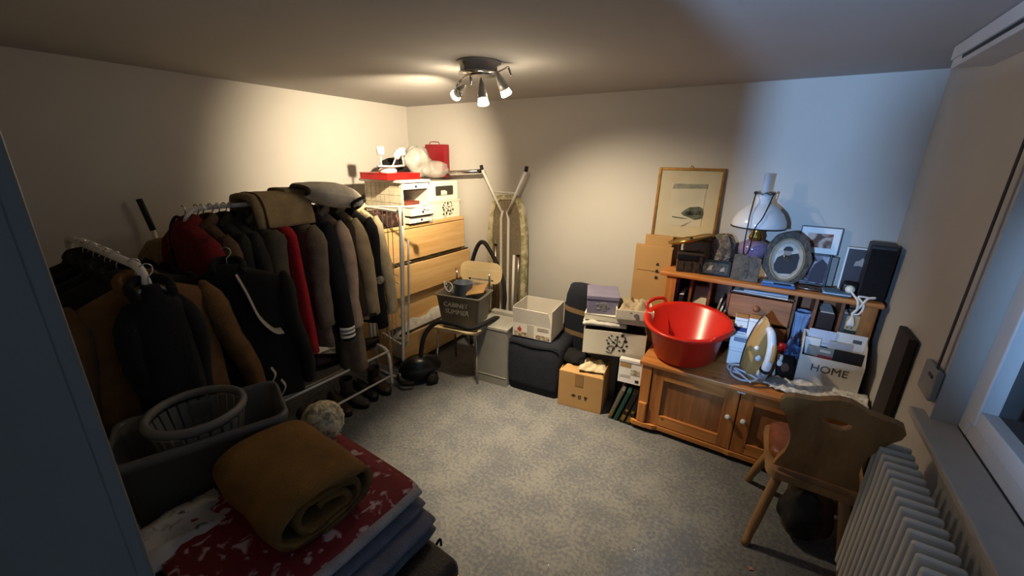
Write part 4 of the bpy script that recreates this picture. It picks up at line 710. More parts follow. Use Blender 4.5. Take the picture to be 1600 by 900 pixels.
# small boxes behind the iron
def sbox(lb, loc, d, rz=0, pr=None, top=None):
    T = thing('small_box', lb, 'box', loc, rz, 'small white boxes behind the iron'); part('body', MB().box((0, 0, d[2] / 2), d, bev=.002), PAPER, T); part('lid_seam', MB().box((0, -d[1] / 2 - .0005, d[2] * .82), (d[0], .001, .002)), GREYCARD, T)
    if pr: part('print', MB().box((pr[0], -d[1] / 2 - .001, d[2] * pr[1]), (pr[2], .001, pr[3])), mat('print' + pr[4], pr[4], .6), T)
    if top: part('top_panel', MB().box((0, 0, d[2] + .0005), (d[0] - .002, d[1] - .002, .001)), top, T)
sbox('white box at the bottom of the stack behind the iron', (.0, 2.80, .516), (.15, .10, .115), .08, (.03, .7, .05, .008, '#b08a80')); sbox('white box with grey label, middle of the stack behind the iron', (.0, 2.80, .632), (.155, .10, .10), .05, (-.02, .6, .075, .03, '#8d93a0'))
sbox('small box with blue print on top, left of two', (-.035, 2.80, .733), (.07, .085, .10), .05, (0, .25, .068, .03, '#2c3f7a'), CARD); sbox('small plain white box on top, right of two', (.05, 2.80, .733), (.085, .085, .11), -.05, None, CARD)
# things right of the iron
t = thing('nail_polish', 'small dark bottle with red cap beside the iron', 'bottle', (.205, 2.77, .516)); part('bottle', MB().lathe([(0, 0), (.025, 0), (.025, .13), (.014, .15), (.014, .16), (0, .16)], 16), mat('dark_red_glass', '#3a1414', .15), t); part('cap', MB().lathe([(.02, .158), (.022, .16), (.022, .2), (0, .205)], 16), mat('red_cap', '#b3202c', .3), t)
t = thing('white_bottle', 'small white bottle standing right of the iron', 'bottle', (.20, 2.70, .516)); part('bottle', MB().lathe([(0, 0), (.02, 0), (.02, .11), (.01, .125), (0, .125)], 16), PAPER, t); part('cap', MB().lathe([(.012, .124), (.017, .125), (.015, .155), (0, .158)], 14), PAPER, t)
t = thing('cream_bottle', 'small cream pointed bottle behind the iron tip', 'bottle', (.165, 2.80, .516)); part('bottle', MB().lathe([(0, 0), (.022, 0), (.022, .12), (.0, .16)], 14), CREAM, t); part('cap', MB().lathe([(.008, .14), (.009, .17), (0, .172)], 10), PAPER, t)
lump('blue_cloth', 'crumpled dark blue cloth with white pattern beside the letter box', 'cloth', (.265, 2.80, .60), .11, .10, .16, two_tone('blue_pattern', '#16213f', '#4a628f', 30, .5, .6), 5.5)
solo('dark_tin', MB().box((0, 0, .042), (.10, .09, .085), bev=.008), mat('dark_tin', '#20242c', .4), 'dark tin under the blue cloth', 'tin', (.265, 2.80, .516))
t = thing('glass_vase', 'pleated pale blue glass vase in the hutch opening', 'vase', (.28, 2.975, ZW)); 
part('body', MB().loft([[(r * (1 + .14 * math.cos(8 * a)) * math.cos(a), r * (1 + .14 * math.cos(8 * a)) * math.sin(a), z) for a in (2 * PI * k / 32 for k in range(32))] for r, z in ((.03, 0), (.032, .1), (.028, .2), (.034, .27), (.046, .34), (.052, .36), (.046, .36), (.028, .28))], caps=False), mat('ice_glass', '#a9bede', .12, var=.15, alpha=.8), t); part('rim', MB().tube([(.048 * math.cos(a), .048 * math.sin(a), .36) for a in (2 * PI * k / 24 for k in range(24))], .004, closed=True, n=6), mat('ice_glass', '#a9bede'), t)
t = thing('photo_print', 'small dark photograph of a face leaning beside the iron', 'photo', (.245, 2.665, .517), .5, rot=(-.35, 0, .35)); part('print', MB().box((0, 0, .08), (.10, .003, .16)), mat('photo_dark', '#14110f', .35), t); part('face', MB().prism(ell(.022, .03, 18, 0, .085), .002, m=Matrix.Translation((.0, -.002, 0))), mat('photo_skin', '#6b4e42', .5), t); part('hair', MB().ring_prism([(.04 * math.cos(a), .08 + .055 * math.sin(a)) for a in (PI * (k / 11 * 1.3 - .15) for k in range(12))] + [(-.03, .04)], [(.023 * math.cos(a), .085 + .031 * math.sin(a)) for a in (PI * (k / 11 * 1.3 - .15) for k in range(12))] + [(-.02, .06)], .002, m=Matrix.Translation((0, -.0025, 0))), mat('photo_hair', '#0c0a0a', .5), t)
solo('tape_dispenser', MB().prism([(-.05, 0), (.05, 0), (.055, .03), (.01, .055), (-.045, .04)], .03), mat('frosted', '#8a8078', .3, alpha=.85), 'small clear tape dispenser beside the iron', 'tape dispenser', (.205, 2.605, .517), .6)
t = thing('scissors', 'open pale scissors lying on the dark tin', 'scissors', (.24, 2.725, .53), .3)
for s in (-1, 1): part('blade', MB().prism([(0, 0), (.11, .0), (.0, .014)], .003, m=Matrix.Rotation(s * .28, 4, 'Z') @ Matrix.Translation((0, 0, .0 + .004 * s)) @ Matrix.Rotation(PI / 2, 4, 'X')), CHROME, t); part('finger_loop', MB().tube([(-.03 + .018 * math.cos(a), s * .02 + .013 * math.sin(a), 0) for a in (2 * PI * k / 14 for k in range(14))], .004, closed=True, n=6), PAPER, t)
# letter box HOME
t = thing('letter_box', 'white letter box lettered HOME, full of papers', 'box', (.443, 2.79, .516), -.02)
HB = mat('home_box_white', '#d2cbc0', .55, var=.05)
part('front_panel', MB().box((0, -.07, .09), (.295, .008, .18)), HB, t); part('side_panel', MB().prism([(-.075, 0), (.075, 0), (.075, .29), (.0, .27), (-.075, .18)], .008, m=Matrix.Translation((-.144, 0, 0)) @ Matrix.Rotation(PI / 2, 4, 'Z')), HB, t); part('side_panel', MB().prism([(-.075, 0), (.075, 0), (.075, .29), (.0, .27), (-.075, .18)], .008, m=Matrix.Translation((.144, 0, 0)) @ Matrix.Rotation(PI / 2, 4, 'Z')), HB, t); part('back_panel', MB().box((0, .072, .145), (.295, .006, .29)), HB, t); part('base', MB().box((0, 0, .004), (.295, .15, .008)), HB, t)
lettering('HOME', .062, mat('home_ink', '#4a4440', .6), t, (.0, -.0752, .115))
def sheet(lb, x, y, w, h, m, tilt=.12, prints=()):
    T = thing('paper_sheet', lb, 'paper', (x, y, .527), 0, 'papers in the letter box', rot=(-tilt, 0, random.uniform(-.05, .05))); part('sheet', MB().box((0, 0, h / 2), (w, .003, h)), m, T)
    for px_, pz, pw, ph, c in prints: part('print', MB().box((px_, -.002, pz), (pw, .001, ph)), mat('print' + c, c, .6), T)
sheet('pale bluish letter at the back left of the letter box', .385, 2.842, .13, .30, mat('letter_blue', '#cdd6e6', .7), 0, ((0, .22, .09, .003, '#8d98b0'), (0, .2, .08, .003, '#8d98b0')))
sheet('white form with a dark stamp at the back right of the letter box', .52, 2.845, .14, .305, PAPER, 0, ((.03, .265, .04, .022, '#5d6068'),))
sheet('white envelope at the left side of the letter box', .345, 2.80, .075, .255, PAPER, .02); sheet('grey brochure with red lettering in the letter box', .40, 2.765, .15, .215, mat('brochure', '#8d928e', .5, var=.2), .05, ((.02, .16, .08, .02, '#8a2e34'), (.01, .195, .05, .015, '#c9c9c0'), (.02, .145, .07, .01, '#8a2e34')))
sheet('dark brown folder at the right front of the letter box', .515, 2.755, .135, .225, mat('dark_folder', '#1c1714', .6), .03); sheet('pale card right of the middle of the letter box', .475, 2.80, .11, .255, mat('pale_card', '#b9bcc0', .7), .02)
# lace doily
def lace(u, v):
    x = (u - .5) * .44; y = (v - .5) * (.27 - .03 * u); e = min(u * 1.0, 1 - u, v, 1 - v); q = noise.noise((u * 7, v * 5, 2)); sc_ = .008 * math.sin(u * 60) * (1 if v < .05 or v > .95 else 0) + .008 * math.sin(v * 40) * (1 if u < .05 else 0)
    return (x + (sc_ if u < .05 else 0), y + sc_, .012 + .03 * max(0, q) + .012 * noise.noise((u * 18, v * 14, 5)) * (1 - u) + .006)
solo('lace_cloth', MB().grid(lace, 50, 30, thick=.005), two_tone('lace', '#b0a89c', '#e2ded6', 55, .35, .55, bump=.4), 'crumpled white lace cloth on the worktop before the letter box', 'cloth', (.405, 2.635, .517), -.12)
# ================================================================== ON TOP OF THE HUTCH
ZH = 1.0325
def frame(nm, lb, cat, loc, rz, w, h, fw, dp, fm, mount=None, pic=None, tilt=.0, matw=0, arch=0, grp=None):
    T = thing(nm, lb, cat, loc, rz, grp, rot=(-tilt, 0, rz)); F_ = MB()
    for s in (-1, 1): F_.box((s * (w - fw) / 2, 0, h / 2), (fw, dp, h), bev=.002); F_.box((0, 0, h / 2 + s * (h - fw) / 2), (w - 2 * fw, dp, fw), bev=.002)
    part('frame', F_, fm, T); part('backing', MB().box((0, dp * .2, h / 2), (w - fw, dp * .4, h - fw)), CARD, T)
    part('mount', MB().box((0, -dp * .1, h / 2), (w - 2 * fw, .002, h - 2 * fw)), mount or PAPER, T)
    if pic: part('picture', MB().box((0, -dp * .1 - .002, h / 2), (w - 2 * fw - 2 * matw, .002, h - 2 * fw - 2 * matw)), pic, T)
    return T
def blob(parent, nm, pts, m, y): return part(nm, MB().prism(pts, .0015, m=Matrix.Translation((0, y, 0))), m, parent)
MNT = mat('cream_mount', '#b7ad94', .8, var=.05)
T = frame('framed_drawing', 'gilt framed pencil drawing of trees above water on the back wall', 'picture', (-.52, 3.135, 1.215), 0, .435, .505, .018, .022, GOLD, MNT, mat('drawing_paper', '#b9b3a0', .8, var=.08, vs=5), .02, .085)
GR = mat('pencil_green', '#5c6458', .9, var=.3, vs=40); GR2 = mat('pencil_grey', '#8d8c7e', .9, var=.2, vs=40)
for nm, pts, m in (('tree_drawing', [(-.03, .19), (-.005, .215), (.02, .235), (.05, .24), (.085, .245), (.11, .235), (.12, .20), (.115, .165), (.07, .15), (.03, .165), (-.01, .175)], GR), ('tree_shadow', [(.0, .195), (.03, .215), (.06, .205), (.10, .215), (.11, .19), (.06, .185), (.02, .18)], mat('pencil_dark', '#4a5048', .9, var=.3, vs=40)), ('water_line', [(-.085, .165), (-.02, .16), (.03, .155), (-.02, .152), (-.085, .158)], GR), ('path_line', [(-.02, .10), (.03, .13), (.06, .145), (.03, .122), (-.01, .095)], GR2), ('sky_wash', [(-.11, .36), (.12, .37), (.12, .40), (-.1, .395)], GR2)): blob(T, nm, pts, m, -.006)
part('hanging_eyelet', MB().tube([(.008 * math.cos(a), 0, .51 + .008 * math.sin(a)) for a in (2 * PI * k / 12 for k in range(12))], .002, closed=True, n=6), BRASS, T)
# oil lamp
t = thing('oil_lamp', 'old oil lamp with white glass shade and tall glass chimney', 'lamp', (-.055, 3.0, ZH)); OPAL = mat('opal_glass', '#c9cbcc', .2, var=.03)
part('foot', MB().lathe([(0, 0), (.065, 0), (.068, .012), (.03, .03), (.02, .06), (.02, .12), (.03, .13), (0, .13)], 24), BRASS, t)
part('reservoir', MB().lathe([(.03, .125), (.07, .15), (.088, .20), (.08, .235), (.04, .255), (0, .258)], 28), mat('violet_glass', '#80708f', .12, var=.15), t); part('burner', MB().lathe([(.035, .255), (.04, .28), (.03, .30), (.045, .33), (.02, .36), (0, .36)], 20), BRASS, t)
part('shade', MB().lathe([(.150, .345), (.153, .355), (.148, .385), (.125, .43), (.085, .47), (.05, .495), (.042, .52), (.044, .545), (.036, .545), (.036, .52), (.08, .46), (.118, .425), (.141, .385), (.145, .355)], 36, caps=False), OPAL, t)
part('shade_ring', MB().tube([(.151 * math.cos(a), .151 * math.sin(a), .342) for a in (2 * PI * k / 32 for k in range(32))], .005, closed=True, n=6), BLACK, t)
part('chimney', MB().lathe([(.026, .36), (.026, .45), (.022, .55), (.022, .665), (.019, .665), (.019, .55)], 20, caps=False), mat('chimney_glass', '#c3ccd8', .06, var=0, alpha=.35), t); part('crown', MB().tube([(.055 * math.cos(a), .055 * math.sin(a), .55 + .006 * math.sin(8 * a)) for a in (2 * PI * k / 40 for k in range(40))], .004, closed=True, n=6), mat('tarnished', '#5a5a5c', .4, metal=.6), t)
part('hanging_cord', MB().tube([(-.045, -.04, .555), (-.05, -.13, .43), (-.05, -.156, .35), (-.05, -.10, .20), (-.035, -.09, .17), (-.02, -.10, .21), (-.01, -.158, .35), (.02, -.14, .42), (.05, -.03, .55)], .0035, sub=4, n=6), BLACK, t)
# things left of lamp
t = thing('brass_clock', 'round brass dish clock leaning on carved stand', 'clock', (-.43, 2.965, ZH), .25)
part('stand', B(((-.06, .04, .09), (.012, .06, .18))), PINED, t); part('stand', B(((.07, .04, .07), (.012, .06, .14))), PINED, t); part('dish', MB().lathe([(0, 0), (.13, .0), (.142, .01), (.142, .022), (.13, .014), (0, .012)], 40, m=Matrix.Translation((.0, .03, .205)) @ Matrix.Rotation(.28, 4, 'Y') @ Matrix.Rotation(-.12, 4, 'X') @ Matrix.Rotation(-.55, 4, 'Y')), BRASS, t)
part('dish_knob', MB().lathe([(0, 0), (.012, 0), (.01, .012), (0, .016)], 12, (.0, .0, .225)), BLACK, t)
t = thing('carved_casket', 'small dark carved wooden casket under the brass dish', 'casket', (-.415, 2.955, ZH), .2); DKW = mat('dark_carved', '#3a3029', .6, var=.25, vs=40, bump=.5, bs=60)
part('body', MB().box((0, 0, .06), (.16, .08, .12), bev=.004), DKW, t); part('lid', MB().box((0, 0, .128), (.17, .09, .018), bev=.004), DKW, t); part('tray', MB().box((-.02, -.045, .105), (.13, .01, .03), bev=.003), BLACK, t)
for x in (-.05, .0, .05): part('relief', MB().box((x, -.042, .045), (.03, .006, .06), bev=.003), DKW, t)
T = frame('low_picture_frame', 'low black frame with a silver picture beside the casket', 'picture frame', (-.25, 2.935, ZH), .1, .185, .105, .014, .02, BLACK, mat('silver_photo', '#5d5a52', .3, var=.5, vs=50), None, .25)
for pts in ([(-.05, .03), (-.02, .035), (-.015, .07), (-.035, .06)], [(.03, .03), (.06, .035), (.055, .065), (.035, .05)]): blob(T, 'picture_highlight', pts, mat('photo_pale', '#a5a096', .5), -.004)
bag('dried_bouquet', 'dusty grey brown dried bouquet behind the frames', (-.235, 3.04, ZH), .075, .055, .27, two_tone('dried_flowers', '#4a443c', '#85796a', 60, .35, .65, bump=.9), 6.6, 'bouquet')
t = thing('stone_plaque', 'grey carved stone plaque with a figure relief', 'plaque', (-.075, 2.925, ZH), -.05, rot=(-.12, 0, -.05)); SM = mat('grey_stone', '#5d5850', .85, var=.25, vs=30, bump=.6, bs=50)
part('slab', MB().prism([(-.075, 0), (.08, 0), (.08, .15), (.05, .165), (-.02, .175), (-.075, .16)], .03), SM, t)
for x, z, a, b_ in ((-.0, .12, .012, .016), (.0, .085, .018, .03), (.005, .045, .012, .03), (.05, .11, .01, .02)): part('relief', MB().prism(ell(a, b_, 14, x, z), .04), SM, t)
# oval portrait
t = thing('oval_portrait', 'oval carved frame with an old portrait of a figure in dark clothes', 'picture frame', (.135, 2.955, ZH), .12, rot=(-.13, 0, .12)); OVW = mat('carved_brown', '#54493c', .55, var=.3, vs=35, bump=.7, bs=45)
n = 40; part('frame', MB().ring_prism([(.125 * math.cos(a) * (1 + .03 * math.cos(9 * a)), .165 + .168 * math.sin(a) * (1 + .02 * math.cos(9 * a))) for a in (2 * PI * k / n for k in range(n))], [(.088 * math.cos(a), .16 + .128 * math.sin(a)) for a in (2 * PI * k / n for k in range(n))], .03), OVW, t)
part('inner_rim', MB().ring_prism([(.094 * math.cos(a), .16 + .134 * math.sin(a)) for a in (2 * PI * k / n for k in range(n))], [(.084 * math.cos(a), .16 + .124 * math.sin(a)) for a in (2 * PI * k / n for k in range(n))], .036), mat('dull_gilt', '#8a7a5c', .4, metal=.3, var=.2), t)
part('mount', MB().prism([(.089 * math.cos(a), .16 + .129 * math.sin(a)) for a in (2 * PI * k / n for k in range(n))], .006), mat('oval_mount', '#b3a592', .8), t); part('photo', MB().prism([(.066 * math.cos(a), .16 + .10 * math.sin(a)) for a in (2 * PI * k / n for k in range(n))], .008), mat('photo_backdrop', '#c2bdb4', .6), t)
ck = mat('photo_clothes', '#2a2a30', .6, var=.1)
for nm, pts, m, y in (('coat_shape', [(-.062, .125), (-.05, .17), (-.02, .19), (.015, .195), (.055, .205), (.064, .18), (.06, .11), (.035, .075), (-.03, .07), (-.055, .09)], ck, -.005), ('face_shape', ell(.02, .026, 18, -.002, .205), mat('photo_face', '#8a857e', .6), -.006), ('hat_shape', [(-.026, .215), (.024, .215), (.022, .232), (.006, .243), (-.014, .24), (-.024, .228)], ck, -.007), ('collar_shape', [(-.022, .185), (.018, .183), (.012, .172), (-.012, .17)], PAPER, -.007)): blob(t, nm, pts, m, y)
part('strut', MB().box((0, .05, .09), (.03, .006, .18)), OVW, t, rot=(.35, 0, 0))
# photos
T = frame('glass_photo_frame', 'frameless glass picture with a reddish landscape print against the wall', 'picture frame', (.285, 3.115, ZH + .19), 0, .21, .17, .006, .012, mat('steel_edge', '#5a6068', .4), PAPER, two_tone('landscape_print', '#6d4a3e', '#c9b0a0', 14), .06, .035)
T2 = frame('lower_photo_frame', 'dark framed photo of a figure behind the oval portrait', 'picture frame', (.29, 3.07, ZH), -.05, .15, .20, .012, .015, BLACK, two_tone('figure_print', '#4a424c', '#b3aeb4', 16, .4, .6), None, .1)
blob(T2, 'figure_shape', [(-.02, .02), (.06, .02), (.06, .14), (.03, .17), (-.005, .13)], mat('plum', '#3a2c38', .6), -.004)
solo('grey_box', MB().box((0, 0, .092), (.22, .035, .184), bev=.003), GREYCARD, 'grey box supporting the frameless picture', 'box', (.29, 3.11, ZH))
T = frame('cat_photo', 'small framed dark photo with a pale shape near the speaker', 'picture frame', (.497, 3.065, ZH), -.05, .145, .26, .008, .012, PAPER, mat('dark_maroon_print', '#2c1c22', .45), None, .06)
blob(T, 'pale_shape', [(-.025, .15), (.0, .155), (.03, .145), (.04, .165), (.02, .185), (.01, .205), (-.005, .185), (-.02, .18)], mat('photo_fur', '#a89e98', .6), -.004)
t = thing('blue_case', 'flat blue glossy case lying before the oval portrait', 'case', (.115, 2.905, ZH), .05); part('base', MB().box((0, 0, .008), (.18, .065, .016), bev=.004), BLUEC, t); part('lid', MB().box((0, .004, .022), (.165, .05, .012), bev=.004), mat('blue_light', '#6f97c9', .2), t); part('slot', MB().box((.02, -.023, .022), (.09, .004, .008)), BLACK, t)
t = thing('metal_dish', 'small oval metal dish beside the blue case', 'dish', (.275, 2.935, ZH)); part('dish', MB().lathe([(0, .004), (.03, .004), (.055, .016), (.058, .016), (.034, 0), (0, 0)], 28, sx=1.15, sy=.7), mat('pewter', '#8a8078', .3, metal=.8), t); part('trinket', MB().tube([(-.03, 0, .012), (0, .01, .014), (.03, -.005, .012)], .006, sub=3), DKW, t)
for i, (c, lb) in enumerate((('#2d4a5a', 'dark teal leaflet lowest of the pile before the photos'), ('#c9ced6', 'white leaflet in the middle of the pile before the photos'), ('#4d6d86', 'blue leaflet on top of the pile before the photos'))): solo('leaflet', MB().box((0, 0, 0), (.13, .10, .006)), mat('leaflet' + c, c, .5), lb, 'leaflet', (.40 + .006 * i, 2.93, ZH + .004 + i * .007), .08 * (i - 1), 'leaflets on the hutch')
t = thing('plug_adapter', 'black socket adapter with a white plug on the hutch top', 'adapter', (.465, 2.965, ZH)); part('case', MB().box((0, 0, .035), (.075, .055, .07), bev=.01, seg=3), BLACK, t); part('plug', MB().lathe([(0, 0), (.022, 0), (.024, .02), (.015, .04), (0, .045)], 16, m=Matrix.Translation((.0, -.025, .04)) @ Matrix.Rotation(PI / 2, 4, 'X')), WHITE, t)
t = thing('white_mains_lead', 'white mains lead hanging over the hutch edge beside the speaker', 'cord', (0, 0, 0)); part('lead', MB().tube([(.466, 2.90, 1.07), (.48, 2.875, 1.055), (.50, 2.845, 1.03), (.505, 2.84, .98), (.49, 2.842, .955), (.52, 2.842, .96), (.53, 2.845, 1.01), (.50, 2.86, 1.05), (.52, 2.865, 1.055), (.56, 2.87, 1.052), (.57, 2.862, 1.06), (.54, 2.855, 1.05), (.515, 2.842, 1.0), (.495, 2.842, .96), (.495, 2.842, .93)], .006, sub=5, n=8), WHITE, t); part('plug_end', MB().loft([[(.495 + x, 2.842 + y, z) for x, y in rrect(w, w * .8, w * .2, 3)] for w, z in ((.014, .935), (.02, .925), (.036, .895), (.034, .88))]), WHITE, t)
for s in (-1, 1): part('pin', MB().tube([(.495 + s * .009, 2.842, .88), (.495 + s * .009, 2.842, .865)], .003, n=6), CHROME, t)
t = thing('speaker', 'tall dark brown loudspeaker on the right end of the hutch', 'speaker', (.565, 2.985, ZH), -.1); part('cabinet', MB().box((0, 0, .155), (.12, .17, .31), bev=.008), mat('speaker_wood', '#1d1715', .5, var=.2), t); part('grille', MB().box((0, -.087, .15), (.105, .006, .28), bev=.002), BLACKC, t)
bag('grey_pouch', 'grey cloth pouch tucked between the cat photo and speaker', (.565, 3.09, ZH), .04, .035, .16, cloth('grey_pouch_cloth', '#5d5d58'), 4.1, 'pouch')
# board leaning between cabinet and window wall
t = thing('leaning_board', 'dark brown upholstered board leaning between cabinet and window wall', 'board', (.624, 2.385, 0), rot=(0, .0, 0)); part('panel', MB().box((0, 0, .52), (.03, .20, 1.04), bev=.006), mat('dark_board', '#33271c', .7, var=.15), t); part('edge_strip', MB().box((-.008, -.105, .52), (.028, .012, 1.05), bev=.003), mat('dark_edge', '#2c2219', .6), t)

# ================================================================== FARMHOUSE CHAIR
t = thing('farmhouse_chair', 'rustic wooden farmhouse chair with pierced carved back by the radiator', 'chair', (.365, 2.06, 0))
def seat2(u, v):
    x = (u - .5) * 2; y = (v - .5) * 2; return (.20 * x * (1 + .08 * y), .20 * y, .455 - .006 * (1 - x * x) * (1 - y * y))
part('seat', MB().loft([[(x * (1 + .06 * y / .2), y, z) for x, y in rrect(.37, .39, .05, 5)] for z in (.42, .424, .452, .456)], smooth=False), BEECH, t)
ol = []
hw = [(0, .185), (.0, 0)]
R_ = [(.150, .48), (.142, .52), (.125, .58), (.12, .64), (.124, .69), (.145, .75), (.165, .80), (.186, .83), (.19, .862), (.178, .888), (.15, .900), (.11, .905), (.075, .912), (.045, .93), (.018, .942)]
ol = [(x, z) for x, z in R_] + [(-x, z) for x, z in R_[::-1]]
def hole(k):
    a = 2 * PI * k / len(ol); return a
# pierced hole: match each outline vertex to the hole ellipse by angle about the hole centre
inn = []
for x, z in ol:
    a = math.atan2((z - .82) / .4, x / .6); inn.append((.046 * math.cos(a), .825 + (.036 if math.sin(a) < 0 else .018) * math.sin(a)))
MBK = Matrix.Translation((-.005, -.16, .48)) @ Matrix.Rotation(.27, 4, 'X') @ Matrix.Translation((0, 0, -.48))
part('backrest', MB().ring_prism(ol, inn, .028, m=MBK), BEECH, t)
for sx, sy, ex, ey in ((-1, -1, -.185, -.195), (1, -1, .185, -.2), (-1, 1, -.20, .285), (1, 1, .20, .285)):
    part('leg', MB().tube([(sx * .115, sy * .12, .43), (ex * .9, ey * .85, .12), (ex, ey, 0)], [.021, .021, .018, .016], n=12, sub=3), BEECH, t)
part('cross_batten', MB().box((0, -.12, .41), (.28, .05, .025)), BEECH, t); part('cross_batten', MB().box((0, .12, .41), (.28, .05, .025)), BEECH, t)
solo('leather_cushion', MB().loft([[(x * k, y * k, z) for x, y in rrect(.31, .30, .06, 5)] for k, z in ((.9, 0), (1, .015), (1.0, .03), (.9, .045), (.5, .05))]), mat('brown_leather', '#8a4a20', .35, var=.2, vs=20, bump=.3, bs=90), 'brown leather cushion on the farmhouse chair seat', 'cushion', (.345, 2.095, .457))
bag('brown_leather_bag', 'brown and black leather bag on the floor under the farmhouse chair', (.40, 2.07, 0), .11, .09, .30, two_tone('bag_leather', '#14100d', '#5d4230', 4, .45, .6, rough=.5), 12.5)
solo('floor_scrap', MB().prism([(-.01, -.006), (.008, -.01), (.012, .004), (-.004, .012)], .004, m=Matrix.Translation((0, 0, .003)) @ Matrix.Rotation(PI / 2, 4, 'X')), mat('terracotta', '#a8765c', .8), 'tiny terracotta scrap on the carpet near the radiator', 'scrap', (.21, 1.74, .0))

# ================================================================== FOREGROUND PILE AND TUB
t = thing('brown_suitcase', 'dark brown suitcase with metal corner under the folded textiles', 'suitcase', (-1.06, .515, .22), -.06); LE = mat('suitcase_leather', '#2b1f18', .5, var=.2, vs=18, bump=.3)
part('lower_shell', MB().box((0, 0, .05), (.70, .62, .10), bev=.04, seg=4), LE, t); part('upper_shell', MB().box((0, 0, .15), (.70, .62, .10), bev=.04, seg=4), LE, t); part('seam', MB().box((0, 0, .10), (.705, .625, .012), bev=.004), BRASS, t)
part('corner_plate', MB().box((.318, .275, .165), (.05, .05, .05), bev=.02, seg=3), mat('worn_metal', '#8a7d68', .4, metal=.7), t); part('tag_loop', MB().tube([(.20, .315, .14), (.21, .335, .17), (.22, .33, .15)], .005, sub=4), BLACK, t)
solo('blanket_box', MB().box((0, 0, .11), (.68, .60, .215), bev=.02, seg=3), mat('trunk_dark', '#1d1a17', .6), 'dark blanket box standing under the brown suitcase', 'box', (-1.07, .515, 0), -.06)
gm = [C('grey_blanket', '#5d6066'), C('grey_lilac', '#6e6c76'), C('slate_cloth', '#4a5058')]
folded('folded_grey_blanket', 'slate grey folded blanket lowest in the textile pile', 'blanket', (-1.14, .53, .425), -.05, .60, .62, (.045, .045), None, gm, seed=11, grp='folded textiles on the suitcase')
folded('folded_lilac_sheet', 'greyish lilac folded sheet under the red quilt', 'sheet', (-1.17, .525, .512), -.03, .56, .63, (.035,), gm[1], seed=15, grp='folded textiles on the suitcase')
QU = two_tone('red_white_quilt', '#6e0f16', '#b59a98', 22, .56, .64, bump=.3)
t = folded('red_quilt', 'dark red quilt with white flower pattern on top of the pile', 'quilt', (-1.21, .52, .545), -.03, .56, .66, (.055,), QU, seed=19, grp='folded textiles on the suitcase')
part('white_edge', MB().tube([(.275, -.32, .03), (.285, 0, .03), (.275, .32, .03)], .022, sub=5, flat=.7), C('quilt_edge', '#a39c9c'), t)
lump('white_pillowcase', 'white embroidered pillowcase in the dark corner of the pile', 'pillowcase', (-1.44, .27, .57), .22, .30, .045, two_tone('white_embroidery', '#4a3a38', '#a8a29a', 20, .3, .42), 7.7)
# rolled ochre blanket: flattened spiral extruded along x
t = thing('rolled_blanket', 'ochre fleece blanket folded into a thick roll on the red quilt', 'blanket', (-1.235, .53, .60), -.05); OC = C('ochre_fleece', '#7a5724', bs=200)
sp = []; N_ = 74
for k in range(N_):
    f = k / (N_ - 1); a = -PI * .5 + f * 2 * PI * 2.6; r = 1 - .74 * f
    yy = .195 * r * math.copysign(abs(math.cos(a)) ** .75, math.cos(a)) + .03 * f; zz = .10 + .098 * r * math.copysign(abs(math.sin(a)) ** .85, math.sin(a)) - .018 * f
    sp.append((yy, zz))
th = .010; ringsA = []
def spr(off):
    out = []
    for k in range(N_):
        p = Vector(sp[k]); q = (Vector(sp[min(k + 1, N_ - 1)]) - Vector(sp[max(k - 1, 0)])).normalized(); out.append(p + Vector((q.y, -q.x)) * off)
    return out
o1, o2 = spr(th), spr(-th); prof = o1 + o2[::-1]; secs = []
for i in range(15):
    x = -.215 + .43 * i / 14; bulge = 1 - .05 * abs(2 * i / 14 - 1) ** 3
    secs.append([(x + .012 * noise.noise((p.x * 9, p.y * 9, 1)) + (.02 * noise.noise((p.x * 14, p.y * 14, 7)) if i == 14 else 0), p.x * bulge + .010 * noise.noise((x * 7, p.y * 8, 3)), max(.0, .1 + (p.y - .1) * bulge + .012 * noise.noise((x * 6, p.x * 7, 5)))) for p in prof])
part('roll', MB().loft(secs), OC, t)
# silver woven ball, toy
solo('woven_ball', MB().grid(lambda u, v: tuple((.085 + .007 * noise.noise((9 * math.cos(2 * PI * u) * math.sin(PI * v), 9 * math.sin(2 * PI * u) * math.sin(PI * v), 9 * math.cos(PI * v)))) * c for c in (math.cos(2 * PI * u) * math.sin(PI * v), math.sin(2 * PI * u) * math.sin(PI * v), math.cos(PI * v))), 40, 26), two_tone('woven_straw', '#5d5138', '#cfc29c', 40, .3, .6, rough=.45, bump=1), 'pale woven straw ball at the corner of the tub', 'ball', (-1.445, .80, .685))
t = thing('rolled_sock', 'rolled white sock with a blue band beside the tub', 'sock', (-1.43, .67, .615), .5); part('roll', MB().tube([(-.06, 0, .03), (0, 0, .034), (.05, 0, .03)], .034, n=12), C('white_sock', '#b0a594'), t); part('band', MB().tube([(.012, 0, .0335), (.032, 0, .032)], .037, n=14), C('blue_band', '#27305a'), t)
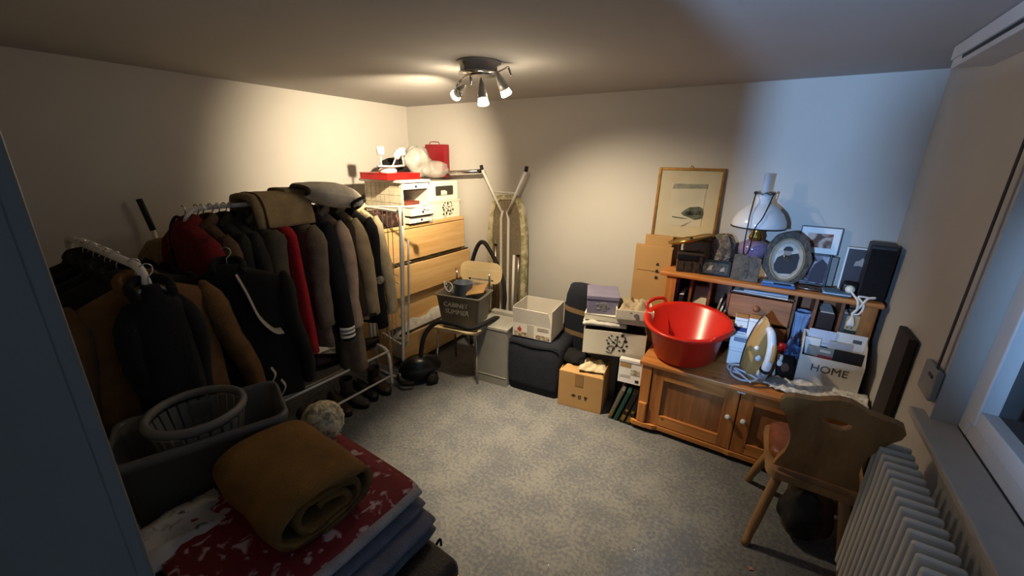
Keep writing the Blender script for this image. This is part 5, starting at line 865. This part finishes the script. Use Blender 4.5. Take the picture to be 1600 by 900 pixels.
# translucent tub with laundry basket
t = thing('storage_tub', 'large translucent plastic tub with lip rim beside the textile pile', 'tub', (-1.685, .475, .40), -.35); TB = mat('milky_plastic', '#6e6a62', .35, var=.06, alpha=.72)
def rt(w, d, z, r=.05): return [(x, y, z) for x, y in rrect(w, d, r, 4)]
part('tub_wall', MB().loft([rt(.26, .46, 0), rt(.29, .50, .36), rt(.32, .53, .362), rt(.33, .54, .385), rt(.32, .53, .40), rt(.30, .51, .40), rt(.295, .505, .385), rt(.28, .49, .36), rt(.25, .45, .01)], caps=False), TB, t); part('tub_base', MB().loft([rt(.25, .45, 0), rt(.25, .45, .006)]), TB, t)
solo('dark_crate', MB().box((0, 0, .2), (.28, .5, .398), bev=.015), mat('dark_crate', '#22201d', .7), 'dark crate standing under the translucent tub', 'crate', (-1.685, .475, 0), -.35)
t = thing('laundry_basket', 'round grey slotted laundry basket standing in the tub', 'basket', (-1.70, .465, .60), 0); BM = mat('grey_basket', '#6a675f', .5, var=.06)
nn = 26
for z, r in ((.0, .105), (.075, .122), (.22, .15)): part('hoop', MB().tube([(r * math.cos(a), r * math.sin(a), z + .012) for a in (2 * PI * k / 36 for k in range(36))],   .011 if z < .19 else .014, closed=True, n=8, flat=1.3), BM, t)
slat = MB().box((0, 0, .1), (.006, .026, .2)).mesh('slat')
for k in range(nn):
    a = 2 * PI * k / nn; o = part('slat', slat, BM, t, (.108 * math.cos(a), .108 * math.sin(a), .01)); o.rotation_euler = (0, .20, a)
part('basket_base', MB().lathe([(0, 0), (.105, 0), (.105, .008), (0, .008)], 30), BM, t)
lump('grey_socks', 'heap of grey laundry in the slotted basket', 'laundry', (-1.70, .465, .62), .15, .15, .12, C('grey_laundry', '#4d4a44'), 3.8)

# ------------------------------------------------------------------ the photographer in the doorway (behind the camera)
def skin_body(name, verts, edges, radii, m, parent, sub=2):
    me = bpy.data.meshes.new(name); me.from_pydata(verts, edges, []); o = bpy.data.objects.new(name, me); COL.objects.link(o); o.parent = parent; me.materials.append(m)
    o.modifiers.new('skin', 'SKIN'); sk = me.skin_vertices[0].data
    for i, r in enumerate(radii): sk[i].radius = (r, r) if not isinstance(r, tuple) else r
    sk[0].use_root = True; sd_ = o.modifiers.new('sub', 'SUBSURF'); sd_.levels = sub; sd_.render_levels = sub
    for p in me.polygons: p.use_smooth = True
    o.modifiers['skin'].use_smooth_shade = True; return o
t = thing('person', 'person in dark jacket and trousers standing in the doorway with raised arms', 'person', (-.325, -.50, 0))
V = [(0, 0, .95), (0, .01, 1.10), (0, .02, 1.25), (0, .0, 1.38), (0, .0, 1.50), (0, .02, 1.60), (0, .03, 1.68),
     (-.19, .0, 1.33), (-.23, .0, 1.08), (-.17, .20, 1.10), (-.12, .26, 1.12), (.17, .0, 1.35), (.21, .02, 1.10), (.16, .22, 1.18), (.12, .27, 1.20),
     (-.10, 0, .88), (-.11, .02, .50), (-.11, -.02, .09), (-.11, .13, .04), (.10, 0, .88), (.11, .02, .50), (.11, -.02, .09), (.11, .13, .04)]
Ed = [(0, 1), (1, 2), (2, 3), (3, 4), (4, 5), (5, 6), (3, 7), (7, 8), (8, 9), (9, 10), (3, 11), (11, 12), (12, 13), (13, 14), (0, 15), (15, 16), (16, 17), (17, 18), (0, 19), (19, 20), (20, 21), (21, 22)]
Rr = [(.16, .11), (.15, .10), (.17, .11), (.09, .07), .05, .06, .05, .06, .048, .036, .032, .075, .05, .038, .032, .085, .06, .042, .035, .085, .06, .042, .035]
part_b = skin_body('body', V, Ed, Rr, cloth('person_dark', '#1c1d22'), t)
SKN = mat('skin_tone', '#a87a62', .6)
for sx, hx, hz in ((-1, -.12, 1.12), (1, .12, 1.20)):
    y0 = .26 if sx < 0 else .27; fv = [(hx, y0, hz), (hx, y0 + .04, hz + .02)]; fe = [(0, 1)]; fr = [.026, .03]
    for k in range(4):
        b0 = len(fv); x0 = hx + (k - 1.5) * .018; fv += [(x0, y0 + .07, hz + .035), (x0, y0 + .10, hz + .03), (x0, y0 + .11, hz + .005)]; fe += [(1, b0), (b0, b0 + 1), (b0 + 1, b0 + 2)]; fr += [.009, .008, .007]
    b0 = len(fv); fv += [(hx - sx * .035, y0 + .045, hz + .0), (hx - sx * .05, y0 + .08, hz + .005)]; fe += [(0, b0), (b0, b0 + 1)]; fr += [.011, .009]
    skin_body('hand', fv, fe, fr, SKN, t, 1)
part('face', MB().grid(lambda u, v: (.072 * math.sin(PI * v) * math.cos(PI * u), .03 + .092 * math.sin(PI * v) * math.sin(PI * u) * (1 + .12 * math.exp(-((u - .5) / .06) ** 2 - ((v - .55) / .08) ** 2)), 1.66 + .115 * math.cos(PI * v)), 24, 20), SKN, t)
part('hair', MB().grid(lambda u, v: (.083 * math.sin(PI * v) * math.cos(2 * PI * u), .02 + .098 * math.sin(PI * v) * math.sin(2 * PI * u), 1.665 + .115 * math.cos(PI * v * .66)), 28, 14), mat('dark_hair', '#241a14', .7, bump=.5), t)
for s_ in (-1, 1): part('eye', MB().lathe([(0, -.011), (.011, 0), (0, .011)], 10, (s_ * .03, .107, 1.675)), PAPER, t); part('ear', MB().lathe([(0, -.03), (.02, 0), (0, .03)], 10, (s_ * .082, .02, 1.66), sx=.5), SKN, t)
part('mouth', MB().tube([(-.022, .108, 1.61), (0, .115, 1.608), (.022, .108, 1.61)], .005, sub=3, n=6), mat('lip_tone', '#8a4f48', .5), t)
